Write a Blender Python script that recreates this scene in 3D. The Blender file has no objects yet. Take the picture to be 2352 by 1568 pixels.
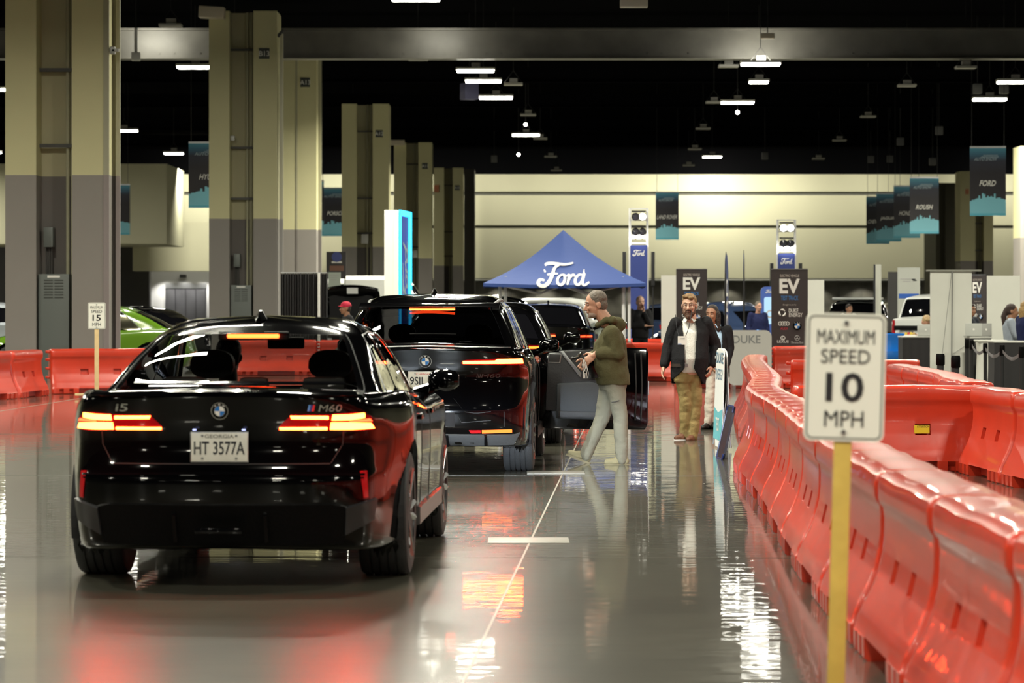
import bpy, bmesh, math, random
import numpy as np
from mathutils import Vector, Matrix, Quaternion
R = random.Random(7)
PI = math.pi
SC = bpy.context.scene
COL = SC.collection
CH = 1.55                       # camera height
FP = 7000.0                     # focal length in pixels of the 2352 px frame
# ---------------------------------------------------------------- camera
cd = bpy.data.cameras.new('camera'); cam = bpy.data.objects.new('camera', cd); COL.objects.link(cam)
cam.location = (0, 0, CH); cam.rotation_euler = (PI/2, 0, 0)
cd.sensor_width = 36; cd.lens = FP/2352*36; cd.shift_y = -77/2352
cd.clip_start = .5; cd.clip_end = 500
cd.dof.use_dof = True; cd.dof.focus_distance = 30.5; cd.dof.aperture_fstop = 4.5
SC.camera = cam
# ---------------------------------------------------------------- world, exposure
w = bpy.data.worlds.new('hall_air'); SC.world = w; w.use_nodes = True
w.node_tree.nodes['Background'].inputs[0].default_value = (.9, .92, .8, 1)
w.node_tree.nodes['Background'].inputs[1].default_value = .006
SC.view_settings.view_transform = 'Standard'; SC.view_settings.look = 'None'
SC.view_settings.exposure = 0; SC.view_settings.gamma = 1; SC.view_settings.use_curve_mapping = False
SC.cycles.max_bounces = 7; SC.cycles.diffuse_bounces = 3; SC.cycles.glossy_bounces = 4
SC.cycles.transparent_max_bounces = 10; SC.cycles.sample_clamp_indirect = 6
LIGHT_COL = (1, .965, .80)
def area(loc, sx, sy, power, col=LIGHT_COL, rot=(0, 0, 0), spread=PI):
    d = bpy.data.lights.new('area_lamp', 'AREA'); d.shape = 'RECTANGLE'; d.size = sx; d.size_y = sy
    d.energy = power; d.color = col; d.spread = spread
    o = bpy.data.objects.new('area_lamp', d); o.location = loc; o.rotation_euler = rot; COL.objects.link(o); return o
def spot(loc, target, power, angle, blend=.3, col=LIGHT_COL, radius=.05):
    d = bpy.data.lights.new('spot_lamp', 'SPOT'); d.energy = power; d.spot_size = angle; d.spot_blend = blend; d.color = col
    d.shadow_soft_size = radius
    o = bpy.data.objects.new('spot_lamp', d); o.location = loc
    o.rotation_euler = (Vector(target)-Vector(loc)).to_track_quat('-Z', 'Y').to_euler(); COL.objects.link(o); return o
LAMP_W = 640
# pixel -> world at depth d ; pixels per metre at depth d
def W(px, py, d): return Vector(((px-1176)*d/FP, d, CH+(707-py)*d/FP))
def PX(d): return FP/d
# lit ceiling fixtures that the photograph shows (px, py, depth)
LIT = [(1092, 162, 95), (1110, 186, 100), (1139, 224, 107), (1747, 147, 91.5), (1694, 235, 110), (1636, 360, 149), (1208, 310, 130),
       (448, 154, 101), (285, 300, 134), (399, 352, 147), (2332, 188, 100), (2273, 228, 108), (955, -3, 73), (-20, 205, 103), (-20, 350, 147), (1743, 188, 101)]
GRID = [(x, y) for y in (-22, -8, 6, 20, 34, 48, 60, 70) for x in (-17, -9, -1, 8, 17)]
for i, (a, b, d) in enumerate(LIT):
    p = W(a, b, d); area((p.x, p.y, p.z-.13), 1.15, .45, LAMP_W*(2.3 if d > 88 else .8), spread=2.78)
for x, y in GRID: area((x, y, 8.9), 1.15, .45, LAMP_W*(1.2 if -10 < y < 55 else (1.25 if y > 50 else .8)), spread=PI if y > 50 else 2.8)
for x, y in ((-4.7, 27.4), (-4.35, 29.6), (-3.9, 33)): area((x, y, 8.9), 2.2, .4, LAMP_W*.6)      # lamps of the lane ahead of the sedan
for px, pw in ((335, 55), (1010, 26), (1747, 110)): p = W(px, 110, 91.3); area((p.x, p.y, 9.0 if px > 1500 else 9.75), 1.2, .2, pw, rot=(math.radians(80), 0, 0))      # added lamps aimed at the steel beam to give it fixture spill
for x, y in ((-26, 95), (-28, 120), (-32, 145), (-34, 168), (26, 95), (28, 120), (33, 145), (38, 168)): area((x, y, 9.2), 2.3, .6, LAMP_W*2.6)  # unseen lamps added beyond both sides to brighten the bulkhead and far columns
area((-24, 150, 9.2), 2.3, .6, LAMP_W*2.2); p = W(450, 380, 176); area((p.x, p.y, 9.8), 2, .5, 900, rot=(math.radians(35), 0, 0))  # two more lamps added to brighten the bulkhead and lower wall band
# wall washers along the far wall
for px, pw in ((1120, 1500), (1290, 1300), (1460, 1500), (1640, 4200), (1820, 1700), (2010, 1300), (440, 2800), (2320, 2600), (600, 2000), (800, 1800), (960, 1500)):
    p = W(px, 380, 189.2); area((p.x, p.y, 10.3), 2.2, .5, pw*(.11 if px != 1640 else .14), rot=(math.radians(38), 0, 0))

# ---------------------------------------------------------------- materials
MATS = {}
def mat(name, col=(.5, .5, .5), rough=.5, metal=0, coat=0, emit=None, es=0, spec=.5, noise=None, bump=None, alpha=1, trans=0):
    """procedural principled material; noise=(scale, amount) varies colour, bump=(scale, strength) gives fine relief"""
    if name in MATS: return MATS[name]
    m = bpy.data.materials.new(name); m.use_nodes = True; nt = m.node_tree; b = nt.nodes['Principled BSDF']
    b.inputs['Base Color'].default_value = (*col, 1); b.inputs['Roughness'].default_value = rough; b.inputs['Metallic'].default_value = metal
    b.inputs['Coat Weight'].default_value = coat; b.inputs['Coat Roughness'].default_value = .02; b.inputs['Coat IOR'].default_value = 1.4; b.inputs['Specular IOR Level'].default_value = spec
    if emit: b.inputs['Emission Color'].default_value = (*emit, 1); b.inputs['Emission Strength'].default_value = es
    if noise or bump: tc = nt.nodes.new('ShaderNodeTexCoord')
    if noise:
        n = nt.nodes.new('ShaderNodeTexNoise'); n.inputs['Scale'].default_value = noise[0]; n.inputs['Detail'].default_value = 5
        nt.links.new(tc.outputs['Object'], n.inputs['Vector'])
        r = nt.nodes.new('ShaderNodeValToRGB'); k = noise[1]
        r.color_ramp.elements[0].position = .3; r.color_ramp.elements[1].position = .7
        r.color_ramp.elements[0].color = (*[c*(1-k) for c in col], 1); r.color_ramp.elements[1].color = (*[min(1, c*(1+k)) for c in col], 1)
        nt.links.new(n.outputs['Fac'], r.inputs[0]); nt.links.new(r.outputs[0], b.inputs['Base Color'])
    if bump:
        n2 = nt.nodes.new('ShaderNodeTexNoise'); n2.inputs['Scale'].default_value = bump[0]; n2.inputs['Detail'].default_value = 4
        nt.links.new(tc.outputs['Object'], n2.inputs['Vector'])
        bp = nt.nodes.new('ShaderNodeBump'); bp.inputs['Strength'].default_value = bump[1]; bp.inputs['Distance'].default_value = .02
        nt.links.new(n2.outputs['Fac'], bp.inputs['Height']); nt.links.new(bp.outputs[0], b.inputs['Normal'])
        if coat: nt.links.new(bp.outputs[0], b.inputs['Coat Normal'])
    MATS[name] = m; return m
def glass_mat(name, tint, rough=.0, ior=1.5):
    if name in MATS: return MATS[name]
    m = bpy.data.materials.new(name); m.use_nodes = True; nt = m.node_tree; nt.nodes.remove(nt.nodes['Principled BSDF'])
    t = nt.nodes.new('ShaderNodeBsdfTransparent'); t.inputs[0].default_value = (*tint, 1)
    g = nt.nodes.new('ShaderNodeBsdfGlossy'); g.inputs['Roughness'].default_value = rough
    f = nt.nodes.new('ShaderNodeFresnel'); ge = nt.nodes.new('ShaderNodeNewGeometry'); mi = nt.nodes.new('ShaderNodeMapRange')
    mi.inputs['To Min'].default_value = ior; mi.inputs['To Max'].default_value = 1/ior; nt.links.new(ge.outputs['Backfacing'], mi.inputs['Value']); nt.links.new(mi.outputs[0], f.inputs[0])   # a thin pane looks alike from both sides
    x = nt.nodes.new('ShaderNodeMixShader'); nt.links.new(f.outputs[0], x.inputs[0]); nt.links.new(t.outputs[0], x.inputs[1]); nt.links.new(g.outputs[0], x.inputs[2])
    nt.links.new(x.outputs[0], nt.nodes['Material Output'].inputs[0]); MATS[name] = m; return m
def emit_mat(name, col, s): return mat(name, (.02, .02, .02), .4, emit=col, es=s)

black_paint = mat('black_car_paint', (.0012, .0012, .0015), .10, coat=.75, spec=.04)
black_plastic = mat('black_plastic', (.0022, .0022, .0024), .42, spec=.10, bump=(60, .15))
gloss_black = mat('gloss_black', (.002, .002, .0025), .08, coat=.5, spec=.1)
matte_black = mat('matte_black', (.008, .008, .009), .7)
rubber = mat('tyre_rubber', (.022, .023, .024), .65, bump=(90, .2))
chrome = mat('chrome', (.75, .76, .78), .12, 1)
satin_metal = mat('satin_metal', (.45, .46, .47), .3, 1)
alloy = mat('alloy_rim', (.35, .35, .36), .25, 1)
white_paint = mat('white_paint', (.72, .73, .70), .3, coat=.5)
white_panel = mat('white_panel', (.66, .66, .60), .55, noise=(1.5, .04))
white_print = mat('white_print', (.75, .74, .70), .5)
black_print = mat('black_print', (.012, .013, .017), .5)
blue_print = mat('blue_print', (.03, .12, .42), .5)
dark_glass = mat('dark_glass', (.003, .003, .004), .03, spec=.6)
clear_glass = glass_mat('tinted_glass', (.60, .61, .60), ior=1.45)
wind_glass = glass_mat('windshield_glass', (.9, .91, .9), ior=1.3)
privacy_glass = glass_mat('privacy_glass', (.05, .05, .055))
red_hot = emit_mat('brake_filament', (1, .036, .005), 105)
brake_top = emit_mat('brake_top', (1, .06, .01), 17)
red_lens = mat('red_lens', (.018, .0006, .0008), .12, coat=.3, spec=.1, emit=(1, .004, .01), es=.22)  # emission paints the red halo of the lit bars onto the lens
red_dim = mat('red_reflector', (.35, .008, .012), .12, coat=.6, emit=(1, .01, .01), es=.05)
red_mid = emit_mat('tail_light_red', (1, .06, .015), 8)
amber = emit_mat('amber_glow', (1, .16, .01), 3.2)  # amber reflectors given a painted glow, no lamp behind them
lamp_white = emit_mat('lamp_white', (1, .97, .86), 30)
cool_white = emit_mat('cool_led', (.75, .85, 1), 60)

# ---------------------------------------------------------------- mesh helpers
class M:
    def __init__(s): s.v = []; s.f = []; s.mi = []; s.cur = 0
    def add(s, vs, fs):
        o = len(s.v); s.v += [tuple(x) for x in vs]; s.f += [tuple(i+o for i in f) for f in fs]; s.mi += [s.cur]*len(fs); return s
    def box(s, c, d, rot=None):
        x, y, z = d[0]/2, d[1]/2, d[2]/2
        vs = [Vector((a, b, e)) for a in (-x, x) for b in (-y, y) for e in (-z, z)]
        if rot is not None: vs = [rot @ p for p in vs]
        c = Vector(c); vs = [p+c for p in vs]
        return s.add(vs, [(0, 1, 3, 2), (4, 6, 7, 5), (0, 4, 5, 1), (2, 3, 7, 6), (0, 2, 6, 4), (1, 5, 7, 3)])
    def b(s, x0, x1, y0, y1, z0, z1): return s.box(((x0+x1)/2, (y0+y1)/2, (z0+z1)/2), (abs(x1-x0), abs(y1-y0), abs(z1-z0)))
    def loft(s, rings, caps=True, closed=True):
        n = len(rings[0]); vs = [p for r in rings for p in r]; fs = []
        for i in range(len(rings)-1):
            for j in range(n if closed else n-1):
                k = (j+1) % n; fs.append((i*n+j, i*n+k, (i+1)*n+k, (i+1)*n+j))
        if caps: fs.append(tuple(range(n))[::-1]); fs.append(tuple(range((len(rings)-1)*n, len(rings)*n)))
        return s.add(vs, fs)
    def tube(s, pts, r, n=8, caps=True):
        pts = [Vector(p) for p in pts]; rs = r if isinstance(r, (list, tuple)) else [r]*len(pts)
        rings = []; up = None
        for i, p in enumerate(pts):
            t = (pts[min(i+1, len(pts)-1)]-pts[max(i-1, 0)]).normalized()
            if up is None:
                up = Vector((0, 0, 1)) if abs(t.z) < .9 else Vector((1, 0, 0))
            a = t.cross(up).normalized(); b2 = a.cross(t); up = b2
            rings.append([p+(a*math.cos(2*PI*k/n)+b2*math.sin(2*PI*k/n))*rs[i] for k in range(n)])
        return s.loft(rings, caps)
    def capsule(s, a, b, ra, rb, n=10):
        a = Vector(a); b = Vector(b); t = (b-a); L = t.length or 1e-6; t = t/L
        pts = []; rs = []
        for k in (75, 50, 25): q = math.radians(k); pts.append(a-t*ra*math.sin(q)); rs.append(ra*math.cos(q))
        pts += [a, b]; rs += [ra, rb]
        for k in (25, 50, 75): q = math.radians(k); pts.append(b+t*rb*math.sin(q)); rs.append(rb*math.cos(q))
        return s.tube(pts, rs, n)
    def ell(s, c, r, rot=None, n=14, m=10):
        c = Vector(c); rings = []
        for i in range(1, m):
            q = PI*i/m; ring = []
            for k in range(n):
                p = Vector((r[0]*math.sin(q)*math.cos(2*PI*k/n), r[1]*math.sin(q)*math.sin(2*PI*k/n), -r[2]*math.cos(q)))
                ring.append((rot @ p if rot is not None else p)+c)
            rings.append(ring)
        return s.loft(rings)
    def lathe(s, prof, n=28, axis='x', c=(0, 0, 0), closed=True):
        """prof [(r, h)] around axis"""
        c = Vector(c); rings = []
        for r, h in prof:
            ring = []
            for k in range(n):
                ca, sa = math.cos(2*PI*k/n)*r, math.sin(2*PI*k/n)*r
                ring.append(c+Vector({'x': (h, ca, sa), 'y': (sa, h, ca), 'z': (ca, sa, h)}[axis]))
            rings.append(ring)
        return s.loft(rings, caps=closed)
    def prism(s, poly, y0, y1, ax='xz'):
        n = len(poly)
        def pt(a, b, h): return {'xz': (a, h, b), 'yz': (h, a, b), 'xy': (a, b, h)}[ax]
        vs = [pt(a, b, y0) for a, b in poly]+[pt(a, b, y1) for a, b in poly]
        return s.add(vs, [tuple(range(n))[::-1], tuple(range(n, 2*n))]+[(i, (i+1) % n, n+(i+1) % n, n+i) for i in range(n)])
    def ribbon(s, pts, wd, y, th=.004, wds=None):
        """flat stroke in the xz plane with thickness towards -y"""
        P = [Vector((p[0], 0, p[1])) for p in pts]; L = []; Rr = []
        for i, p in enumerate(P):
            t = (P[min(i+1, len(P)-1)]-P[max(i-1, 0)]).normalized(); nn = Vector((-t.z, 0, t.x)); ww = (wds[i] if wds else wd)/2
            L.append(p+nn*ww); Rr.append(p-nn*ww)
        for i in range(len(P)-1):
            q = [L[i], L[i+1], Rr[i+1], Rr[i]]
            s.add([(a.x, y-th, a.z) for a in q]+[(a.x, y, a.z) for a in q], [(3, 2, 1, 0), (0, 1, 5, 4), (2, 3, 7, 6)])
        return s
def obj(name, m, material, parent=None, smooth=40, bevel=0, loc=None, flip=True):
    me = bpy.data.meshes.new(name)
    if isinstance(m, M):
        me.from_pydata(m.v, [], m.f)
        if any(m.mi): me.polygons.foreach_set('material_index', m.mi)
        if flip or bevel:
            bm = bmesh.new(); bm.from_mesh(me)
            if bevel: 
                bmesh.ops.remove_doubles(bm, verts=bm.verts, dist=1e-5)
            bmesh.ops.recalc_face_normals(bm, faces=bm.faces)
            if bevel:
                es = [e for e in bm.edges if len(e.link_faces) == 2 and e.calc_face_angle(0) > .6]
                bmesh.ops.bevel(bm, geom=es, offset=bevel, segments=2, profile=.6, affect='EDGES', clamp_overlap=True)
            bm.to_mesh(me); bm.free()
    else: me = m
    for q in (material if isinstance(material, (list, tuple)) else [material]):
        if len(me.materials) < (len(material) if isinstance(material, (list, tuple)) else 1): me.materials.append(q)
    if smooth and len(me.polygons):
        me.polygons.foreach_set('use_smooth', [True]*len(me.polygons)); me.set_sharp_from_angle(angle=math.radians(smooth))
    o = bpy.data.objects.new(name, me); COL.objects.link(o)
    if parent: o.parent = parent
    if loc is not None: o.location = loc
    return o
def tag(o, label=None, cat=None, group=None, kind=None):
    if label: o['label'] = label
    if cat: o['category'] = cat
    if group: o['group'] = group
    if kind: o['kind'] = kind
    return o
def thing(name, label, cat, loc=(0, 0, 0), rz=0, group=None):
    o = bpy.data.objects.new(name, None); COL.objects.link(o); o.location = loc; o.rotation_euler = (0, 0, rz); o.empty_display_size = .1
    return tag(o, label, cat, group)
KIDS = {}
def copy_tree(o, parent=None):
    c = o.copy(); COL.objects.link(c)
    if parent: c.parent = parent
    for ch in list(o.children): copy_tree(ch, c)
    return c
FACE = Matrix(((1, 0, 0), (0, 0, -1), (0, 1, 0)))      # text plane -> facing the camera (-Y)
TXT = {}
def text_mesh(s, bold=0):
    k = (s, bold)
    if k not in TXT:
        cu = bpy.data.curves.new('lettering', 'FONT'); cu.body = s; cu.size = 1; cu.align_x = 'CENTER'; cu.align_y = 'CENTER'; cu.offset = bold; cu.resolution_u = 3
        o = bpy.data.objects.new('lettering', cu); COL.objects.link(o); dg = bpy.context.evaluated_depsgraph_get()
        me = bpy.data.meshes.new_from_object(o.evaluated_get(dg)); v = np.zeros(len(me.vertices)*3); me.vertices.foreach_get('co', v); v = v.reshape(-1, 3)
        fs = [tuple(p.vertices) for p in me.polygons]; bpy.data.objects.remove(o); bpy.data.curves.remove(cu); bpy.data.meshes.remove(me)
        if len(v): v[:, :2] -= (v[:, :2].max(0)+v[:, :2].min(0))/2
        TXT[k] = (v, fs)
    return TXT[k]
def text(s, h, loc, material, parent, frame=FACE, width=None, bold=.015, shear=0, name='lettering', mapf=None):
    """letters with cap height h (and total width) centred at loc in the plane of frame"""
    if any(c in 'MWN' for c in s.upper()): bold = 0
    v, fs = text_mesh(s, bold); v = v.copy(); ext = v.max(0)-v.min(0)
    ky = h/ext[1]; kx = width/ext[0] if width else ky
    v[:, 0] += 0; v[:, 0] = v[:, 0]*kx+shear*v[:, 1]*ky; v[:, 1] *= ky
    m = M()
    if mapf: m.add([mapf(loc[0]+a, loc[1]+b) for a, b, _ in v], fs)
    else: m.add([Vector(loc)+frame @ Vector((a, b, 0)) for a, b, _ in v], fs)
    return obj(name, m, material, parent, smooth=0, flip=False)
def rot_frame(rz): return Matrix.Rotation(rz, 3, 'Z') @ FACE
def chaikin(p, it=2, closed=False):
    for _ in range(it):
        q = [] if closed else [p[0]]
        for i in range(len(p) if closed else len(p)-1):
            a, b = p[i], p[(i+1) % len(p)]
            q += [(a[0]*.75+b[0]*.25, a[1]*.75+b[1]*.25), (a[0]*.25+b[0]*.75, a[1]*.25+b[1]*.75)]
        if not closed: q.append(p[-1])
        p = q
    return p
def script_word(cx, cz, w, y, slope=0):
    """hand lettered four letter script word, strokes in the xz plane"""
    S = w/2.15; m = M()
    def st(pts, wd=.085):
        p = chaikin(pts, 2); n = len(p)
        wds = [wd*S*(.45+.55*math.sin(PI*min(1, (i+1)/(n)*1.0)*.98+.02)) if n > 3 else wd*S for i in range(n)]
        P = [(cx+(a-1.08)*S, cz+(b-.5)*S) for a, b in p]
        m.ribbon(P, wd*S, 0, .004, wds)
    st([(.36, .62), (.24, .72), (.28, .9), (.5, .99), (.9, .95), (1.2, .92), (1.5, 1.0)], .12)
    st([(.92, .92), (.72, .8), (.64, .5), (.5, .2), (.3, .02), (.08, .05), (.03, .2), (.14, .32), (.3, .26)], .15)
    st([(.42, .5), (.6, .54), (.86, .55)], .09)
    st([(1.12, .5), (.98, .5), (.84, .36), (.82, .16), (.93, .06), (1.07, .14), (1.15, .32), (1.12, .48), (1.05, .52), (1.24, .44)], .11)
    st([(1.24, .46), (1.34, .5), (1.3, .34), (1.22, .08)], .12); st([(1.28, .3), (1.42, .48), (1.52, .5), (1.53, .42)], .11)
    st([(1.86, .5), (1.72, .52), (1.56, .36), (1.54, .14), (1.66, .06), (1.8, .2), (1.88, .42)], .11)
    st([(2.06, .98), (2.0, .8), (1.9, .44), (1.82, .16), (1.9, .04), (2.12, .2)], .12)
    return m, y
def roundel(parent, c, r, mapf=None, name='roundel'):
    """round emblem: black ring with letters, blue and white quarters"""
    f = mapf or (lambda a, b, h: (a, -h, b))
    def ring(r0, r1, h, a0=0, a1=2*PI, n=40):
        m = M(); k = max(2, int(n*(a1-a0)/(2*PI)))
        for i in range(k):
            t0, t1 = a0+(a1-a0)*i/k, a0+(a1-a0)*(i+1)/k
            m.add([f(c[0]+q*math.cos(t), c[1]+q*math.sin(t), h) for q, t in ((r0, t0), (r1, t0), (r1, t1), (r0, t1))], [(0, 1, 2, 3)])
        return m
    e = obj(name, ring(r*.60, r*.96, .006), gloss_black, parent, flip=False)
    mm = ring(r*.93, r, .008)
    mm.add(ring(r*.58, r*.63, .008).v, ring(r*.58, r*.63, .008).f); obj('chrome_ring', mm, chrome, e, flip=False)
    for k in range(4):
        obj('quarter', ring(0.0001, r*.59, .007, PI/2*k, PI/2*(k+1)), mat('emblem_blue', (.02, .16, .5), .25) if k % 2 == 1 else white_print, e, flip=False)
    if r > .035:
        for ch, an in (('B', 128), ('M', 90), ('W', 52)):
            q = math.radians(an); v, fs = text_mesh(ch, .01); m = M(); kk = r*.27
            ca, sa = math.cos(q-PI/2), math.sin(q-PI/2)
            m.add([f(c[0]+r*.775*math.cos(q)+(a*ca-b*sa)*kk, c[1]+r*.775*math.sin(q)+(a*sa+b*ca)*kk, .009) for a, b, _ in v], fs)
            obj('letter', m, white_print, e, smooth=0, flip=False)
    return e
# ================================================================ the hall
def struct(o, nm=None): o['kind'] = 'structure'; return o
def floor_mat():
    m = bpy.data.materials.new('polished_concrete'); m.use_nodes = True; nt = m.node_tree; b = nt.nodes['Principled BSDF']; L = nt.links.new
    tc = nt.nodes.new('ShaderNodeTexCoord')
    n = nt.nodes.new('ShaderNodeTexNoise'); n.inputs['Scale'].default_value = .55; n.inputs['Detail'].default_value = 9; n.inputs['Roughness'].default_value = .62
    L(tc.outputs['Object'], n.inputs['Vector'])
    r = nt.nodes.new('ShaderNodeValToRGB'); r.color_ramp.elements[0].position = .32; r.color_ramp.elements[1].position = .72
    r.color_ramp.elements[0].color = (.066, .063, .046, 1); r.color_ramp.elements[1].color = (.124, .119, .090, 1)
    L(n.outputs['Fac'], r.inputs[0]); L(r.outputs[0], b.inputs['Base Color'])
    b.inputs['Roughness'].default_value = .30; b.inputs['Specular IOR Level'].default_value = .5
    b.inputs['Coat Weight'].default_value = .85; b.inputs['Coat Roughness'].default_value = .012; b.inputs['Coat IOR'].default_value = 1.45
    mp = nt.nodes.new('ShaderNodeMapping'); mp.inputs['Scale'].default_value = (.45, 1.7, 1); L(tc.outputs['Object'], mp.inputs['Vector'])
    n2 = nt.nodes.new('ShaderNodeTexNoise'); n2.inputs['Scale'].default_value = 5.5; n2.inputs['Detail'].default_value = 1.5
    L(mp.outputs[0], n2.inputs['Vector'])
    bp = nt.nodes.new('ShaderNodeBump'); bp.inputs['Strength'].default_value = .058; bp.inputs['Distance'].default_value = .02
    L(n2.outputs['Fac'], bp.inputs['Height']); L(bp.outputs[0], b.inputs['Coat Normal']); L(bp.outputs[0], b.inputs['Normal'])
    return m
fl = struct(obj('floor', M().b(-60, 60, -40, 200, -.2, 0), floor_mat(), smooth=0))
fl['label'] = 'polished grey-green concrete hall floor'
pale = mat('joint_filler', (.27, .26, .21), .4); cover_m = mat('floor_cover', (.27, .265, .235), .4)
def strip(p, q, wd):
    p = Vector(p); q = Vector(q); t = (q-p).normalized(); n = Vector((-t.y, t.x, 0))*wd/2
    return M().loft([[p+n-t*0, p-n, p-n+Vector((0, 0, .002)), p+n+Vector((0, 0, .002))], [q+n, q-n, q-n+Vector((0, 0, .002)), q+n+Vector((0, 0, .002))]])
obj('floor_joint', strip((-.23, 12, 0), (1.9, 62, 0), .012), pale, fl)
obj('floor_joint', strip((-9.1, 12, 0), (-7, 62, 0), .018), pale, fl)
for y in (19.2, 28.4, 37.6): obj('floor_joint', strip((-12, y, 0), (4, y-.35, 0), .012), mat('joint_dark', (.08, .078, .06), .4), fl)
for x, y in ((.11, 20.3), (.41, 28.7)): obj('floor_box_cover', M().b(x-.27, x+.27, y-.24, y+.24, 0, .005), cover_m, fl, bevel=.002)
dark = mat('ceiling_black', (.003, .003, .0035), .95, spec=0)
cl = struct(obj('ceiling', M().b(-60, 60, -40, 200, 11.6, 11.9), dark, smooth=0))
steel = mat('beam_paint', (.135, .13, .115), .45, noise=(1.2, .2))
bm_ = struct(obj('trim_1', M().b(-30, 50, 92.75, 93.0, 9.15, 9.98), steel, smooth=0)); bm_['label'] = 'deep dark grey steel beam with bolted lower edge crossing the hall'
flg = M(); flg.b(-30, 50, 92.5, 93.25, 9.98, 10.04); obj('flange', flg, steel, bm_, smooth=0)
flg = M(); flg.b(-30, 50, 92.5, 93.25, 9.12, 9.15); obj('flange', flg, steel, bm_, smooth=0)
bolts = M()
for i in range(52):
    x = -14+i*.62+(.17 if i % 2 else 0); bolts.box((x, 92.74, 9.30), (.045, .03, .045))
o = obj('bolt', bolts, steel, bm_, smooth=0); o['kind'] = 'stuff'
dm = mat('joist_black', (.0035, .0035, .0045), .95, spec=0)
for k, (y, z) in enumerate(((84.5, 10.3), (104, 10.5), (118, 10.3), (134, 10.4), (150, 10.3), (166, 10.4))):
    j = struct(obj('trim_%d' % (k+2), M().b(-45, 50, y-.12, y+.12, z, z+.55), dm, smooth=0)); obj('flange', M().b(-45, 50, y-.25, y+.25, z-.04, z), dm, j, smooth=0)
# far wall : three cream bands with reveals, a dark stone recess below
cream = mat('cream_wall', (.62, .60, .43), .7, noise=(.25, .03)); reveal = mat('reveal_grey', (.10, .10, .085), .7)
BW = 193.0
def bz(py): return CH+(707-py)*BW/FP
wb = struct(obj('wall_back', M().b(-60, 60, BW+.25, BW+.6, 3.2, 11.6), reveal, smooth=0)); wb['label'] = 'tall cream far wall with two dark horizontal reveals'
cut = [bz(641), bz(524), bz(517), bz(448), bz(440), bz(400)]
for a, b in ((0, 1), (2, 3), (4, 5)): obj('panel', M().b(-60, 60, BW, BW+.25, cut[a], cut[b]), cream, wb, bevel=0, smooth=0)
obj('parapet', M().b(-60, 60, BW-.05, BW+.25, cut[5], 11.6), dark, wb, smooth=0)
stone = mat('stone_tile', (.085, .08, .068), .4, noise=(.9, .45), bump=(5, .2))
ws = struct(obj('wall_back.001', M().b(-60, 60, BW+2.5, BW+2.8, 0, 3.3), stone, smooth=0))
for i in range(44):
    for j in range(3):
        o = obj('stone_panel', M().b(-33+i*1.5+.01, -33+(i+1)*1.5-.01, BW+2.44, BW+2.5, j*1.1+.01, (j+1)*1.1-.01), stone, ws, smooth=0) if i == 0 and j == 0 else o.copy()
        if not (i == 0 and j == 0): COL.objects.link(o)
        o.location = (i*1.5, 0, j*1.1); o.parent = ws
struct(obj('trim_9', M().b(-60, 60, BW, BW+2.8, 3.3, 3.42), mat('soffit_white', (.6, .6, .55), .6), smooth=0))
for i in range(16):
    x = -12.4+i*2.9
    t = thing('ceiling_downlight', 'small round downlight in the soffit over the dark stone wall', 'downlight', (x, BW+1.3, 3.30), 0, 'downlights in the far soffit')
    obj('trim_ring', M().lathe([(.10, -.02), (.16, -.02), (.16, 0), (.10, 0)], 16, 'z'), white_paint, t); obj('lens', M().lathe([(.10, -.015), (.1, -.005)], 12, 'z'), lamp_white, t)
    spot((x, BW+1.3, 3.26), (x, BW+2.2, 0), 260, 1.9, .6)
struct(obj('wall_left', M().b(-46.3, -46, -40, 200, 0, 11.6), cream, smooth=0)); struct(obj('wall_right', M().b(52, 52.3, -40, 200, 0, 11.6), cream, smooth=0))
struct(obj('wall_rear', M().b(-46, 52, -40.3, -40, 0, 11.6), mat('rear_wall_dark', (.09, .085, .07), .7), smooth=0))
# bulkhead, lower wall and bright niche behind the large column
d = 170.0; p0 = W(262, 560, d); p1 = W(383, 376, d)
bk = struct(obj('wall_bulkhead', M().b(p0.x-8, p1.x, d, d+9, p0.z, p1.z), cream, smooth=0)); bk['label'] = 'overhanging cream bulkhead box beside the large column'
p0 = W(305, 622, 183); p1 = W(640, 560, 183)
lw = struct(obj('wall_lower', M().b(p0.x, p1.x, 183, 185, p0.z, BW*0+bz(520)), cream, smooth=0)); lw['label'] = 'pale lower wall band above the bright loading niche'
p0 = W(262, 700, 190); p1 = W(347, 556, 190); struct(obj('wall_niche', M().b(p0.x-10, p1.x, 189, 190, 0, p1.z), mat('niche_dark', (.045, .043, .045), .6), smooth=0))
nd = 191.5; nch = mat('niche_silver', (.5, .5, .48), .35)
p0 = W(345, 622, nd); p1 = W(500, 622, nd); wn = struct(obj('wall_niche.001', M().b(p0.x, p1.x, nd, nd+.3, 0, p0.z), nch, smooth=0))
dp0 = W(380, 662, nd); dp1 = W(474, 662, nd)
dr = struct(obj('door_1', M().b(dp0.x, dp1.x, nd-.08, nd, 0, dp0.z), mat('door_dark', (.03, .03, .032), .4), smooth=0)); dr['label'] = 'dark double doors in the bright silver niche'
for k in range(4):
    a = dp0.x+(dp1.x-dp0.x)*k/4; obj('door_leaf', M().b(a+.03, a+(dp1.x-dp0.x)/4-.03, nd-.13, nd-.08, .05, dp0.z-.06), mat('door_leaf', (.045, .045, .047), .3), dr, bevel=.01)
ex = W(421, 634, nd); obj('door_lintel', M().b(dp0.x, dp1.x, nd-.14, nd, dp0.z, dp0.z+.3), satin_metal, dr)
t = tag(obj('exit_sign', M().box((ex.x, nd-.1, ex.z), (.42, .12, .2)), mat('sign_dark', (.03, .03, .03), .5), bevel=.02), 'small dark sign box above the doors in the bright niche', 'sign')
for x in (375, 420, 465):
    q = W(x, 624, nd-1.2); spot((q.x, nd-1.2, q.z), (q.x, nd, .8), 500, 1.5, .8, (1, .97, .93))

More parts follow.
